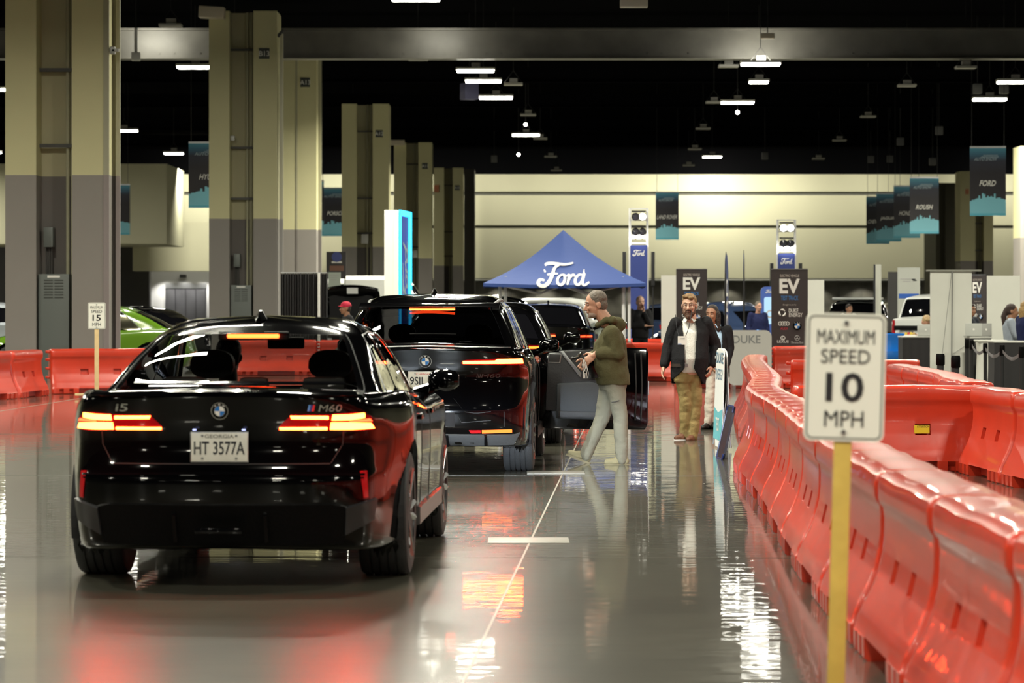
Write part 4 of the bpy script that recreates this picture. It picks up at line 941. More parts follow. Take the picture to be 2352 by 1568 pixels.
chain([((1545-1176)*59/FP, 59), ((2150-1176)*59/FP, 59)], lambda k: 'orange barrier in the back row under the sponsor banner, %s from the white board' % (ORD[k] if k else 'first'), 'back row barriers')
chain([((1402-1176)*65/FP, 65), ((1660-1176)*65/FP, 64)], lambda k: 'orange barrier behind the man in the blazer, %s from the queue of cars' % (ORD[k] if k else 'first'), 'barriers behind the man in the blazer')
chain([((1400-1176)*73/FP, 73), ((1620-1176)*73/FP, 73)], lambda k: 'far orange barrier at the feet of the man in black, %s from the tent' % (ORD[k] if k else 'first'), 'far barriers by the tent')
chain([((1990-1176)*72/FP, 72), ((2090-1176)*72/FP, 72)], 'far orange barrier end showing beside the blue sports car', None, 1)
# row on the other side of the lane
chain([((-190-1176)*49.5/FP, 48.5), ((2-1176)*52/FP, 52.0), ((86-1176)*54/FP, 54.6)], lambda k: 'orange barrier angled towards the camera near the widest column, %s from the frame edge' % (ORD[k] if k else 'first'), 'angled barriers by the widest column')
chain([((108-1176)*55/FP, 55), ((345-1176)*55.6/FP, 55.6)], lambda k: 'orange barrier directly beside the 15 mph sign stake' if k == 0 else 'orange barrier hidden behind the side of the sedan')
chain([((540-1176)*70/FP, 70), (.9, 70.3)], lambda k: 'orange barrier in the row across the lane end, %s from the 15 mph sign' % (ORD[k] if k else 'first'), 'barriers across the lane end')
barrier((-6-1176)*95/FP, 95, PI/2, 'far orange barrier sliver at the frame edge behind the widest column')
# ================================================================ speed signs
sign_white = mat('sign_white', (.70, .70, .63), .45); sign_black = mat('sign_black', (.012, .012, .014), .5); wood = mat('stake_wood', (.52, .36, .07), .6, noise=(6, .12), bump=(20, .15)); wood_pale = mat('stake_pale_wood', (.60, .44, .22), .65, noise=(6, .1))
def rrect(w, h, r, n=5):
    out = []
    for cx, cz, a0 in ((w/2-r, h/2-r, 0), (-w/2+r, h/2-r, 90), (-w/2+r, -h/2+r, 180), (w/2-r, -h/2+r, 270)):
        for k in range(n+1): a = math.radians(a0+90*k/n); out.append((cx+r*math.cos(a), cz+r*math.sin(a)))
    return out
def speed_sign(name, label, num, loc, zc, tilt, post_m, base=True, pw=.062):
    t = thing(name, label, 'sign', loc); rt = Matrix.Rotation(tilt, 4, 'Y')
    P = obj('post', M().loft([[(x+(z-1.2)*math.tan(tilt)*0, y, z) for x, y in ((-pw/2, 0), (pw/2, 0), (pw/2, .03), (-pw/2, .03))] for z in (0.04, .6, zc+.1)]), post_m, t, bevel=.003)
    wd, h = .287, .457
    pn = obj('sign_plate', M().prism([(a, b+zc) for a, b in rrect(wd, h, .028)], -.006, -.002), sign_white, t, smooth=0)
    o, i = rrect(wd*.945, h*.965, .022), rrect(wd*.905, h*.94, .018); m = M()
    for k in range(len(o)):
        q = (k+1) % len(o); m.add([(o[k][0], -.0075, o[k][1]+zc), (o[q][0], -.0075, o[q][1]+zc), (i[q][0], -.0075, i[q][1]+zc), (i[k][0], -.0075, i[k][1]+zc)], [(0, 1, 2, 3)])
    obj('border', m, mat('sign_border', (.16, .165, .15), .5), pn, smooth=0, flip=False)
    for tx, hh, ww, z, bo in (('MAXIMUM', .050, .205, .145, .0), ('SPEED', .050, .175, .075, .0), (num, .105, .135, -.035, .02), ('MPH', .057, .140, -.148, .0)):
        text(tx, hh, (0, -.0085, zc+z), sign_black, pn, width=ww, bold=bo)
    for z in (.195, -.195): obj('bolt', M().lathe([(.001, -.006), (.009, -.006), (.009, 0)], 8, 'y', (0, -.006, zc+z)), satin_metal, pn)
    if base:
        for a in (0, PI/2): obj('base_board', M().box((0, .015, .02 if a else .06), (.70, .09, .04), Matrix.Rotation(a, 3, 'Z')), post_m, t, bevel=.003)
    for ch in t.children: ch.matrix_basis = rt @ ch.matrix_basis
    return t
p = W(1932, 1500, 10.9)
s10 = speed_sign('speed_sign', 'large blurred MAXIMUM SPEED 10 MPH sign on a yellow wooden stake', '10', ((1917-1176)*10.9/FP, 10.9, 0), CH+(707-866)*10.9/FP, math.radians(1.6), wood)
p = W(222, 900, 52.5)
s15 = speed_sign('speed_sign.001', 'small MAXIMUM SPEED 15 MPH sign on a pale stake by the orange barriers', '15', (p.x, 52.5, 0), CH+(707-725)*52.5/FP, 0, wood_pale, pw=.07)
s15.scale = (1.06, 1, 1)
# ================================================================ tent, towers, banners
tent_blue = mat('tent_blue', (.026, .062, .245), .75, bump=(5, .25)); navy = mat('navy_panel', (.022, .04, .19), .5); frame_white = mat('frame_white', (.75, .75, .74), .4)
d = 66.0; s = PX(d); cx = (1297-1176)/s; hw = 187/s; ez = CH+(707-650)/s; pz = CH+(707-523)/s
T = thing('canopy_tent', 'blue pop-up canopy tent with white script lettering on its roof', 'tent', (cx, d+hw, 0))
def canopy_pt(u, v):   # u along an edge -1..1, v 0 eave .. 1 peak
    sag = -.22*math.sin(PI*v)*(1-.35*abs(u)); return u*(1-v)*hw, -(1-v)*hw, ez+(pz-ez)*v+sag*.9-.04*math.sin(PI*(u+1)/2)*(1-v)
cm = M()
for k in range(4):
    rt = Matrix.Rotation(k*PI/2, 3, 'Z'); rows_ = [[rt @ Vector(canopy_pt(-1+2*i/16, j/10)) for i in range(17)] for j in range(11)]
    cm.loft(rows_, caps=False, closed=False)
    cm.loft([[rt @ Vector((-hw+2*hw*i/16, -hw, ez-.04*math.sin(PI*i/16)-dz)) for i in range(17)] for dz in (0, .07)], caps=False, closed=False)
me = obj('canopy', cm, tent_blue, T, smooth=50)
for a in (-1, 1):
    for b in (-1, 1):
        for k in (0, 1): obj('leg', M().tube([(a*hw*.80+k*.13*-a, b*hw*.80, 0), (a*hw*.80+k*.13*-a, b*hw*.80, ez+.15)], .035, 6), frame_white, T) if k == 0 or b < 0 else None
for b in (-1, 1):
    obj('truss_bar', M().tube([(-hw*.8, b*hw*.8, ez-.02), (-hw*.3, b*hw*.8, ez-.22), (0, b*hw*.8, ez-.04), (hw*.3, b*hw*.8, ez-.22), (hw*.8, b*hw*.8, ez-.02)], .022, 5), frame_white, T)
m, _ = script_word(0, 0, 122/s, 0); lv = []
fz0 = CH+(707-630)/s
for v in m.v:
    x, y, z = v; zz = fz0+z; tt = max(0, min(1, (zz-ez)/(pz-ez))); best = tt
    for _ in range(12):
        q = canopy_pt(0, best); best += (zz-q[2])/(pz-ez)*.8; best = max(0, min(1, best))
    q = canopy_pt(min(1, abs(x)/(hw*(1-best)+1e-6)), best); lv.append((x-.02, q[1]-.05+y, zz))
m.v = lv; obj('lettering', m, white_print, T, smooth=0, flip=False)
def light_tower(name, label, px, top, d, ban_top, lit):
    s = PX(d); x = (px-1176)/s; z = lambda py: CH+(707-py)/s; t = thing(name, label, 'light tower', (x, d, 0)); hw = 20/s*(108/s)**0
    hw = 20/s
    for a in (-1, 1): obj('post', M().b(a*hw-.03, a*hw+.03, 0, .06, 0, z(top)), frame_white, t, bevel=.01)
    for py in (top, top+26, top+52, ban_top-6): obj('cross_bar', M().b(-hw, hw, 0, .05, z(py)-.03, z(py)), frame_white, t)
    for i, (a, py) in enumerate(((-.4, top+20), (.4, top+20), (-.4, top+55), (.4, top+55))):
        r = 9/s; f = thing('spot_head', None, None); bpy.data.objects.remove(f)
        h = obj('spot_head', M().lathe([(r*.5, .0), (r*.9, .05), (r, .12), (r, .2), (r*1.05, .21)], 18, 'y', (a*hw, -.26, z(py)), True) if False else M().lathe([(r*.45, 0), (r*.85, -.05), (r, -.12), (r, -.22), (r*.9, -.22), (r*.88, -.12)], 18, 'y', (a*hw, -.02, z(py))), matte_black, t)
        obj('lens', M().lathe([(.001, -.20), (r*.86, -.19)], 16, 'y', (a*hw, -.02, z(py)), False), emit_mat('spot_lens', (1, .98, .95), 12) if lit[i] else mat('lens_dark', (.05, .05, .06), .1, coat=1), h)
        obj('yoke', M().b(a*hw-r*.9, a*hw+r*.9, -.1, 0, z(py)+r*1.2, z(py)+r*1.55), matte_black, h)
        if i > 1:
            for q in (-.6, .6): obj('small_lamp', M().ell((a*hw+q*r, -.16, z(py)-r*1.25), (.05, .05, .05)), lamp_white, h)
    bn = obj('banner', M().b(-hw*.97, hw*.97, -.04, -.01, .3, z(ban_top)), navy, t, smooth=0)
    m, _ = script_word(0, z(ban_top+18), 28/s, 0); m.v = [(x, y-.045, z_) for x, y, z_ in m.v]; obj('lettering', m, white_print, bn, smooth=0, flip=False)
    for a in (-1, 1): obj('speaker_column', M().b(a*33/s-.045, a*33/s+.045, .0, .12, z(top+178 if a > 0 else top+180), z(top+100)), matte_black, t, bevel=.01); obj('speaker_pole', M().tube([(a*33/s, .06, 0), (a*33/s, .06, z(top+170))], .02, 6), matte_black, t)
    return t
light_tower('light_tower', 'white light tower beside the tent with a navy script banner and spot heads', 1467, 478, 77, 563, (0, 1, 0, 0))
light_tower('light_tower.001', 'white light tower with four spot heads behind the second tall dark display banner', 1806, 504, 82, 582, (1, 1, 0, 0))
def feather(name, label, px, top, d, wpx, rz):
    s = PX(d); x = (px-1176)/s; H = CH+(707-top)/s; t = thing(name, label, 'flag', (x, d, 0), rz); wd = .55
    obj('pole', M().tube([(0, 0, 0), (0, 0, H*.7), (.02, 0, H*.93), (.12, 0, H)], [.02, .018, .012, .006], 6), matte_black, t)
    pl = [(0, .7), (wd*.9, .75), (wd, H*.5), (wd*.95, H*.85), (wd*.6, H*.97), (.12, H)]+[(0, H*.93)]
    o = obj('flag_cloth', M().prism(pl, -.005, .005), mat('flag_navy', (.02, .035, .13), .6), t, smooth=0)
    text('FORD', .30, (wd*.45, -.008, H*.55), white_print, o, frame=FACE @ Matrix.Rotation(PI/2, 3, 'Z'), width=H*.5)
    return t
feather('feather_flag', 'thicker dark blue feather flag seen edge-on near the woman in the blazer', 1666, 578, 60, 9, math.radians(80))
feather('feather_flag.001', 'thinner dark blue feather flag standing by the parked blue car', 1709, 574, 62, 5, math.radians(87))
ev_dark = mat('display_brown_black', (.032, .024, .024), .5); ev_blue = mat('display_blue', (.03, .16, .42), .5); red_print = mat('print_red', (.45, .03, .05), .5)
def ev_banner(name, label, px, top, bot_vis, wpx, d, rz=0, lower=True):
    s = PX(d); x = (px-1176)/s; z = lambda py: CH+(707-py)/s; H = z(top); k = wpx/84./s; t = thing(name, label, 'banner', (x, d, 0), rz); wd = wpx/s
    b = obj('banner_cloth', M().b(-wd/2, wd/2, -.01, .01, .1, H), ev_dark, t, smooth=0)
    obj('base_cassette', M().b(-wd/2, wd/2, -.12, .12, 0, .1), satin_metal, t, bevel=.02); obj('top_rail', M().b(-wd/2, wd/2, -.015, .015, H, H+.02), satin_metal, t)
    L = lambda tx, py, hh, ww, m_=white_print, dx=0, bo=.01: text(tx, hh*k, (dx*k, -.013, H-(py-619)*k), m_, b, width=ww*k, bold=bo)
    L('ELECTRIC VEHICLE', 633, 6, 44, mat('print_beige', (.45, .40, .36), .5)); L('EV', 657, 34, 47, white_print, 0, .035); L('TEST TRACK', 684, 10, 40, ev_blue)
    L('Brought to you by', 700, 4, 30, mat('print_beige'))
    L('DUKE', 713, 9, 22, white_print, 9); L('ENERGY', 723, 9, 31, white_print, 14)
    m = M()
    for q in range(3):
        a = 2*PI*q/3+.5; m.tube([(((-17)+7*math.cos(a+f))*k, -.014, H-(718-619)*k+7*math.sin(a+f)*k) for f in np.linspace(0, 1.7, 6)], [.5*k, 1.6*k, 2.2*k, 2*k, 1.4*k, .4*k], 5)
    obj('logo', m, white_print, b)
    if lower:
        for q in range(4):
            m = M().tube([((-21.5+5.5*q+4*math.cos(a))*k, -.014, H-(743-619)*k+4.2*math.sin(a)*k) for a in np.linspace(0, 2*PI, 17)], .7*k, 5, caps=False); obj('ring', m, white_print, b)
        L('AUDI', 754, 6, 16, red_print, -13)
        roundel(b, (17.5*k, H-(748-619)*k), 10.5*k, lambda a, c, h: (a, -.012-h, c))
        m = M().tube([((-15.5+5*math.cos(a))*k, -.014, H-(776-619)*k+4*math.sin(a)*k) for a in np.linspace(0, 2*PI, 17)], .7*k, 5, caps=False); m.tube([(-16*k, -.014, H-154.5*k), (-17.5*k, -.014, H-159*k), (-12.5*k, -.014, H-159*k)], .6*k, 5); obj('logo', m, white_print, b)
        L('LEXUS', 784, 6, 26, white_print, -15.5)
        m = M().tube([((17.5+5.5*math.cos(a))*k, -.014, H-(776-619)*k+5.5*math.sin(a)*k) for a in np.linspace(0, 2*PI, 17)], .5*k, 5, caps=False)
        for q in range(3): a = PI/2+2*PI*q/3; m.tube([(17.5*k, -.014, H-157*k), ((17.5+5.5*math.cos(a))*k, -.014, H-157*k+5.5*math.sin(a)*k)], .5*k, 4)
        obj('logo', m, mat('print_grey', (.45, .44, .43), .5), b); L('Mercedes-Benz', 786, 5, 28, mat('print_grey'), 17.5, 0)
    return t
ev_banner('display_banner', 'tall dark display banner right behind the bearded man, large white EV letters', 1588.5, 619, 790, 71, 62)
ev_banner('display_banner.001', 'tall dark display banner with EV letters and sponsor logos, beside a white board', 1813.5, 619, 790, 84, 61)
ev_banner('display_banner.002', 'narrow turned dark EV banner between two white boards near the counter', 2246, 632, 780, 62, 62.5, math.radians(-60))
def board(name, label, x0, x1, top, d, m=white_panel, cat='display board', th=.06, rz=0, z0=0):
    s = PX(d); t = thing(name, label, cat, (((x0+x1)/2-1176)/s, d, 0), rz); w_ = (x1-x0)/s/max(.2, math.cos(rz)); H = CH+(707-top)/s
    obj('board', M().b(-w_/2, w_/2, 0, th, z0 or .05, H), m, t, smooth=0)
    for a in (-1, 1): obj('foot', M().b(a*w_*.35-.04, a*w_*.35+.04, -.25, .3, 0, .05), satin_metal, t)
    return t
board('display_board', 'white display board beside the tall dark banner behind the bearded man', 1519, 1555, 632, 66)
board('display_board.001', 'white display board behind the edge of the banner with sponsor logos', 1853, 1893, 643, 66)
wb1 = board('display_board.002', 'widest plain white roll-up banner seen from behind, with a support pole', 2137, 2232, 623, 56, white_panel)
H_ = CH+(707-623)*56/FP; obj('support_pole', M().tube([(.0, -.03, .05), (.02, -.03, H_)], .012, 6), mat('pole_grey', (.3, .3, .29), .4, .5), wb1); obj('support_pole', M().tube([(-.20, -.03, .4), (.01, -.03, H_)], .005, 5), mat('pole_grey'), wb1)
obj('top_rail', M().b(-.45, .55, -.04, .1, H_, H_+.03), mat('rail_grey', (.28, .28, .24), .5), wb1); obj('cross_wire', M().tube([(.02, -.03, .7), (.36, -.03, .92)], .004, 4), mat('pole_grey'), wb1)
board('display_board.003', 'plain white board behind the woman with the ponytail', 2252, 2343, 633, 66)
board('display_board.004', 'slim pale post board standing behind the white pickup truck', 2011, 2024, 607, 78, mat('post_pale', (.5, .5, .44), .5)); board('display_board.005', 'slim dark strip attached beside the pale post board', 2007, 2011, 607, 77.3, black_print)
board('display_board.006', 'small dark board partly behind the framed pale sign board', 2040, 2062, 624, 80, mat('board_dark', (.05, .047, .046), .5))
t = board('display_board.007', 'framed pale sign board above the white pickup truck', 2062, 2113, 614, 79, mat('board_pale', (.52, .53, .48), .5))
zb_ = CH+(707-643)*79/FP
for a_, b_, z_, m_ in ((-.22, .06, .03, mat('print_grey')), (-.16, .04, -.03, mat('print_grey')), (.07, .17, .02, black_print), (.10, .20, -.01, black_print)): obj('print_line', M().b(a_, b_, -.008, 0, zb_+z_-.012, zb_+z_+.012), m_, t, smooth=0)
obj('blue_band', M().b(-.26, .26, -.012, 0, CH+(707-685)*79/FP, CH+(707-674)*79/FP), mat('band_blue', (.03, .12, .5), .5), t)
# hanging banners
def grad_mat():
    m = bpy.data.materials.new('banner_print'); m.use_nodes = True; nt = m.node_tree; b = nt.nodes['Principled BSDF']; tc = nt.nodes.new('ShaderNodeTexCoord'); sp = nt.nodes.new('ShaderNodeSeparateXYZ'); r = nt.nodes.new('ShaderNodeValToRGB')
    nt.links.new(tc.outputs['Generated'], sp.inputs[0]); nt.links.new(sp.outputs[2], r.inputs[0]); nt.links.new(r.outputs[0], b.inputs[0]); b.inputs['Roughness'].default_value = .6
    e = r.color_ramp.elements; e[0].position = 0; e[0].color = (.022, .019, .022, 1); e[1].position = 1; e[1].color = (.10, .36, .50, 1)
    for p_, c in ((.62, (.022, .020, .026, 1)), (.80, (.032, .035, .055, 1)), (.90, (.055, .16, .25, 1))): n = e.new(p_); n.color = c
    return m
ban_m = grad_mat(); cyan = mat('skyline_cyan', (.19, .48, .58), .55); cyan2 = mat('skyline_edge', (.10, .40, .52), .55)
def hanging_banner(label, word, x0, x1, top, bot, d, full=None, visw=None):
    """x0..x1 the banner's own edges"""
    s = PX(d); w_ = (x1-x0)/s; h = (bot-top)/s; z1 = CH+(707-top)/s
    t = thing('hanging_banner', label, 'banner', (((x0+x1)/2-1176)/s, d, z1), -.06, 'hanging show banners'); 
    c = obj('banner_cloth', M().b(-w_/2, w_/2, -.01, .01, -h, 0), ban_m, t, smooth=0)
    rr = random.Random(3); pts = [(-w_/2, -h)]; xs = np.linspace(-w_/2, w_/2, 22); zs = []
    for i, x in enumerate(xs):
        q = -h*.80+h*(.055*math.sin(PI*i/21)+.03*rr.random()+(.05 if i in (5, 7, 8, 14) else 0)); 
        if i: pts.append((x, pts[-1][1]))
        pts.append((x, q))
    pts.append((w_/2, -h)); obj('skyline_print', M().prism(pts[::-1], -.014, -.0105), cyan, c, smooth=0)
    obj('hem', M().b(-w_/2, w_/2, -.016, .012, -h-.02, -h+.06), cyan2, t); obj('hem', M().b(-w_/2, w_/2, -.016, .016, -.03, .03), satin_metal, t)
    text(word, h*.085, (0, -.013, -h*.53), white_print, c, width=min(w_*.86, h*.058*len(word)), shear=.25, bold=.02)
    text('AUTO SHOW', h*.05, (-w_*.06, -.013, -h*.175), mat('print_ice', (.42, .52, .58), .5), c, width=w_*.62, shear=.3)
    for q_ in (0, 1): obj('print_line', M().b(-w_*.18+q_*w_*.05, w_*.30-q_*w_*.02, -.0125, -.01, -h*(.145-q_*.022), -h*(.138-q_*.022)), mat('print_ice'), c, smooth=0)
    for a in (-1, 1): obj('cord', M().tube([(a*w_*.45, 0, 0), (a*w_*.45, 0, 11.6-z1)], .008, 4), matte_black, t)
    return t
hanging_banner('dark hanging banner with a cyan skyline beside the far side of the B13 column', 'HYUNDAI', 433, 545, 327, 476, 98)
hanging_banner('dark hanging banner showing only beside the edge of the widest column', 'NISSAN', 200, 299, 424, 538, 128)
hanging_banner('hanging banner with a white name, between the A13 column and the shaded column', 'PORSCHE', 733, 815, 432, 541, 134)
hanging_banner('hanging banner sliver peeking out from behind the A13 column', 'VOLVO', 690, 744, 415, 535, 120)
hanging_banner('lone dark hanging banner in front of the cream far wall beside the white light tower', 'LAND ROVER', 1506, 1559, 441, 549, 135)
hanging_banner('lowest and smallest of the four stepped hanging banners', 'CHEVROLET', 1990, 2043, 452, 559, 142)
hanging_banner('third of the four stepped hanging banners, counted from the largest', 'JAGUAR', 2013, 2070, 444, 553, 136)
hanging_banner('second of the four stepped hanging banners, just behind the largest', 'HONDA', 2053, 2113, 427, 545, 128)
hanging_banner('largest of the four stepped hanging banners', 'ROUSH', 2090, 2156, 408, 535, 118)
hanging_banner('single large hanging banner higher than the stepped four, near the corner', 'FORD', 2228, 2310, 338, 494, 98)
# ================================================================ other exhibits and furniture
def at(px, d): return (px-1176)*d/FP
def zz(py, d): return CH+(707-py)*d/FP
# neon edged pylon, seen almost edge on
d = 75; t = thing('pylon', 'tall white pylon with a blue face outlined in glowing cyan neon', 'pylon', (at(915, d), d, 0)); hgt = zz(482, d)
ry = math.radians(83.8); rt = Matrix.Rotation(ry, 4, 'Z'); wd = 2.0
def pf(name, m, ml, par=t, **k):
    o = obj(name, m, ml, par, **k); return o
pb = M().b(0, wd, .0, .35, 0, hgt); pb.v = [tuple(rt @ Vector(v)) for v in pb.v]; pbody = obj('body', pb, white_panel, t, smooth=0)
pb = M().b(-.12, 0, .0, .35, 0, hgt); pb.v = [tuple(Vector((v[0]*1.0-.0, v[1]*1.0, v[2]))) for v in pb.v]; obj('side_panel', pb, white_panel, t, smooth=0)
pb = M().b(.06, wd-.06, -.02, 0, 0.02, hgt-.08); pb.v = [tuple(rt @ Vector(v)) for v in pb.v]; pfac = obj('blue_face', pb, mat('pylon_blue', (.02, .06, .36), .4, emit=(.02, .06, .4), es=.35), t, smooth=0)
neon = emit_mat('neon_cyan', (.02, .55, 1), 5)
for bx in ((0, .18, 0, hgt), (wd-.34, wd, 0, hgt), (0, wd, hgt-.13, hgt)):
    pb = M().b(bx[0], bx[1], -.05, -.02, bx[2], bx[3]); pb.v = [tuple(rt @ Vector(v)) for v in pb.v]; obj('neon_tube', pb, neon, t, smooth=0)
m, _ = script_word(0, 0, 1.9, 0); r90 = Matrix.Rotation(-PI/2, 3, 'Y'); fr = rt.to_3x3()
m.v = [tuple(fr @ (r90 @ Vector(v)+Vector((wd*.5, -.03, hgt*.58)))) for v in m.v]; obj('lettering', m, mat('print_ice'), pfac, smooth=0, flip=False)
# black pipe and drape
d = 73; t = thing('pipe_and_drape', 'black pleated drape on a pale pole behind the roof of the sedan', 'drape', (at(700, d), d, 0)); x0, x1 = at(645, d)-at(700, d), at(752, d)-at(700, d); H_ = zz(627, d)
n = 60; m = M(); m.loft([[(x0+(x1-x0)*i/n, .05*math.sin(i*1.9)+.02*math.sin(i*.7), z) for i in range(n+1)] for z in (0, H_*.5, H_)], caps=False, closed=False); obj('drape', m, mat('drape_black', (.014, .013, .014), .8), t)
obj('pole', M().tube([(at(733, d)-at(700, d), -.08, 0), (at(733, d)-at(700, d), -.08, H_)], .03, 8), mat('pole_pale', (.55, .55, .52), .4), t); obj('top_rail', M().tube([(x0, 0, H_), (x1, 0, H_)], .025, 6), satin_metal, t); obj('foot_plate', M().b(at(733, d)-at(700, d)-.2, at(733, d)-at(700, d)+.2, -.28, .12, 0, .02), satin_metal, t)
# poster and notice by the shaded column
d = 95; t = thing('poster_stand', 'dark poster with a blue emblem standing between the drape and the shaded column', 'poster', (at(772, d), d, 0)); w_ = (797-752)/PX(d)/2
p = obj('poster', M().b(-w_, w_, 0, .05, zz(640, d), zz(578, d)), mat('poster_dark', (.03, .026, .028), .5), t, smooth=0); obj('emblem', M().lathe([(.001, -.01), (.16, -.01), (.16, 0)], 20, 'y', (.02, 0, zz(590, d))), mat('emblem_navy', (.04, .06, .25), .4), p)
obj('print_band', M().b(-.14, .18, -.008, 0, zz(604, d), zz(600, d)), white_print, p); obj('print_band', M().b(-.2, .24, -.008, 0, zz(622, d), zz(610, d)), mat('print_brown', (.20, .09, .06), .5), p)
for a in (-1, 1): obj('post', M().b(a*w_*.9-.02, a*w_*.9+.02, 0, .05, 0, zz(640, d)), satin_metal, t)
t = board('notice_board', 'small pale notice panel under the dark poster near the drape', 754, 782, 625, 90, mat('notice_pale', (.50, .56, .50), .5))
for k in range(3): obj('print_line', M().b(-.12, .12-.03*k, -.008, 0, zz(632+5*k, 90)-.008, zz(632+5*k, 90)+.008), mat('print_grey'), t, smooth=0)
# white cabinet wall and white van
t = board('white_partition', 'long low white partition beside the base of the neon pylon', 790, 906, 642, 96, white_paint, 'partition', .2)
def plain_car(name, label, spec, paint, px, d, yaw, dens=0, **k): return simple_car(name, label, spec, paint, (at(px, d), d, 0), yaw, dens=dens, cut=k.pop('cut', True), **k)
plain_car('white_van', 'white delivery van standing behind the neon pylon', dict(VAN, L=4.6, af=3.7, yc=4.2, yw=3.6, H=2.62), white_paint, 700+40, 101, -PI/2)
tv = bpy.data.objects['white_van']; tv.location.x = at(1018, 101)-4.6
# cars parked beyond
lime = mat('lime_paint', (.085, .185, .008), .22, coat=1); blue_car = mat('blue_paint', (.01, .16, .62), .2, coat=1); navy_car = mat('navy_paint', (.03, .05, .11), .2, coat=1); silver = mat('silver_paint', (.33, .36, .40), .25, coat=.8)
tg, Sg = plain_car('crossover', 'lime green crossover parked side-on beyond the barriers beside the widest column', dict(CROSS), lime, 452, 66, PI/2, dens=1)
tk, _ = plain_car('parked_suv', 'black SUV parked beyond the lime green crossover with one red lamp glowing', dict(CROSS, H=1.6), black_paint, 428, 76, .75, lamps=(.5, .88, 1.0, 1.07, red_mid), dens=0)
tk.location = (at(445, 76), 75, 0)
plain_car('parked_suv.001', 'pale car cut off by the frame edge beside the widest column', dict(SUV), silver, -15, 68, .3)
t, _ = plain_car('show_car', 'black show car with its bonnet raised behind the sedan', dict(SEDAN), black_paint, 806, 84, PI, cut=True)
t.location = (at(806, 84), 88.5, 0)
q = M(); rows_ = []
for j in range(9):
    f = j/8; rows_.append([(x*(.84+.06*math.sin(PI*f))*(1-.25*max(0, f-.75)*4*abs(x)), -(0)+0, 0) for x in np.linspace(-1, 1, 13)])
hood_z = zz(656, 84); hood = M().loft([[(x*.84*(1-.12*(f**4)), 3.85+.75*f, 1.0+(hood_z-1.0)*f-.10*x*x*f) for x in np.linspace(-1, 1, 13)] for f in np.linspace(0, 1, 9)], caps=False, closed=False)
ho = obj('raised_bonnet', hood, black_paint, t); ho.modifiers.new('solid', 'SOLIDIFY').thickness = .05
obj('bonnet_liner', M().loft([[(x*.6, 3.97+.6*f, 1.02+(hood_z-1.0)*f-.10*x*x*f) for x in np.linspace(-1, 1, 9)] for f in np.linspace(.1, .8, 5)], caps=False, closed=False), matte_black, ho)
obj('bonnet_badge', M().b(-.2, .1, 4.60, 4.66, hood_z-.22, hood_z-.06), mat('badge_pale', (.5, .5, .48), .4), ho)
obj('engine_cover', M().b(-.6, .6, 4.0, 4.7, .70, .86), satin_metal, t, bevel=.05); obj('strut_brace', M().tube([(-.65, 4.2, .9), (-.2, 4.35, 1.05), (.2, 4.35, 1.05), (.65, 4.2, .9)], .05, 8), white_paint, t)
plain_car('parked_suv.002', 'black roofed SUV under the near corner of the canopy tent', dict(SUV, H=1.9, zrail=1.76, zt=1.74, zw=1.8), black_paint, 1240, 80, 1.1)
plain_car('white_suv', 'white SUV parked under the canopy tent, its pale roof showing over the queue', dict(SUV, H=1.85, zrail=1.72, zt=1.70, zw=1.75), white_paint, 1405, 88, 1.25)
plain_car('parked_suv.003', 'dark car parked between the white light tower and the white display board', dict(SUV, H=1.72), navy_car, 1478, 82, -.75, lamps=(.5, .9, .98, 1.1, red_dim))
plain_car('crossover.001', 'dark blue-grey car parked behind the feather flags', dict(CROSS, H=1.72), navy_car, 1795, 76, .6)
t, _ = plain_car('pickup_truck', 'white pickup truck with black canopy beyond the 10 mph sign', dict(PICKUP), white_paint, 2118, 76, -.5, lamps=(.78, .98, .9, 1.25, red_dim))
obj('tailgate_trim', M().box((0, .0, 1.05), (1.5, .03, .12)), black_plastic, t, bevel=.01)
plain_car('off_roader', 'black off-roader with a pale roof strip parked behind the 10 mph sign', dict(PICKUP, H=1.8, zt=1.66, zrail=1.67, zw=1.68, L=4.5, af=3.7, yc=3.4, yw=2.9, yt=.4), black_paint, 1965, 84, -.2)
obj('roof_strip', M().b(-.7, .7, .6, .9, 1.78, 1.84), white_paint, bpy.data.objects['off_roader'], bevel=.02)
plain_car('sports_car', 'bright blue sports car tail between the pickup and the black draped table', dict(SEDAN, H=1.28, zl=.98, zrail=1.2, zt=1.2, zw=1.22, zb=1.0, zbelt=.93, zs=.88, hf=.66, zc=.9), blue_car, 2052, 67, .55, lamps=(.45, .8, .84, .93, red_dim))
# kiosk with a lit blue screen
d = 74; t = thing('screen_kiosk', 'blue kiosk with a glowing pale screen beside the tall dark sponsor banner', 'kiosk', (at(1765, d), d, 0)); s = PX(d)
obj('body', M().prism([(a, b+zz(720, d)) for a, b in rrect(34/s, 124/s, .12)], 0, .15), mat('kiosk_blue', (.05, .10, .35), .4), t, smooth=0)
o = obj('screen', M().prism([(a+.02, b+zz(713, d)) for a, b in rrect(24/s, 62/s, .05)], -.01, 0), emit_mat('screen_glow', (.45, .72, .95), 1.1), t, smooth=0)
obj('wheel_picture', M().lathe([(.06, -.014), (.10, -.014)], 20, 'y', (.04, 0, zz(721, d)), False), mat('print_grey'), o, flip=False); m, _ = script_word(0.02, zz(669, d), 16/s, 0); m.v = [(x, y-.004, z) for x, y, z in m.v]; obj('lettering', m, white_print, t, smooth=0, flip=False)
obj('base', M().b(-.28, .28, -.1, .3, 0, .06), satin_metal, t)
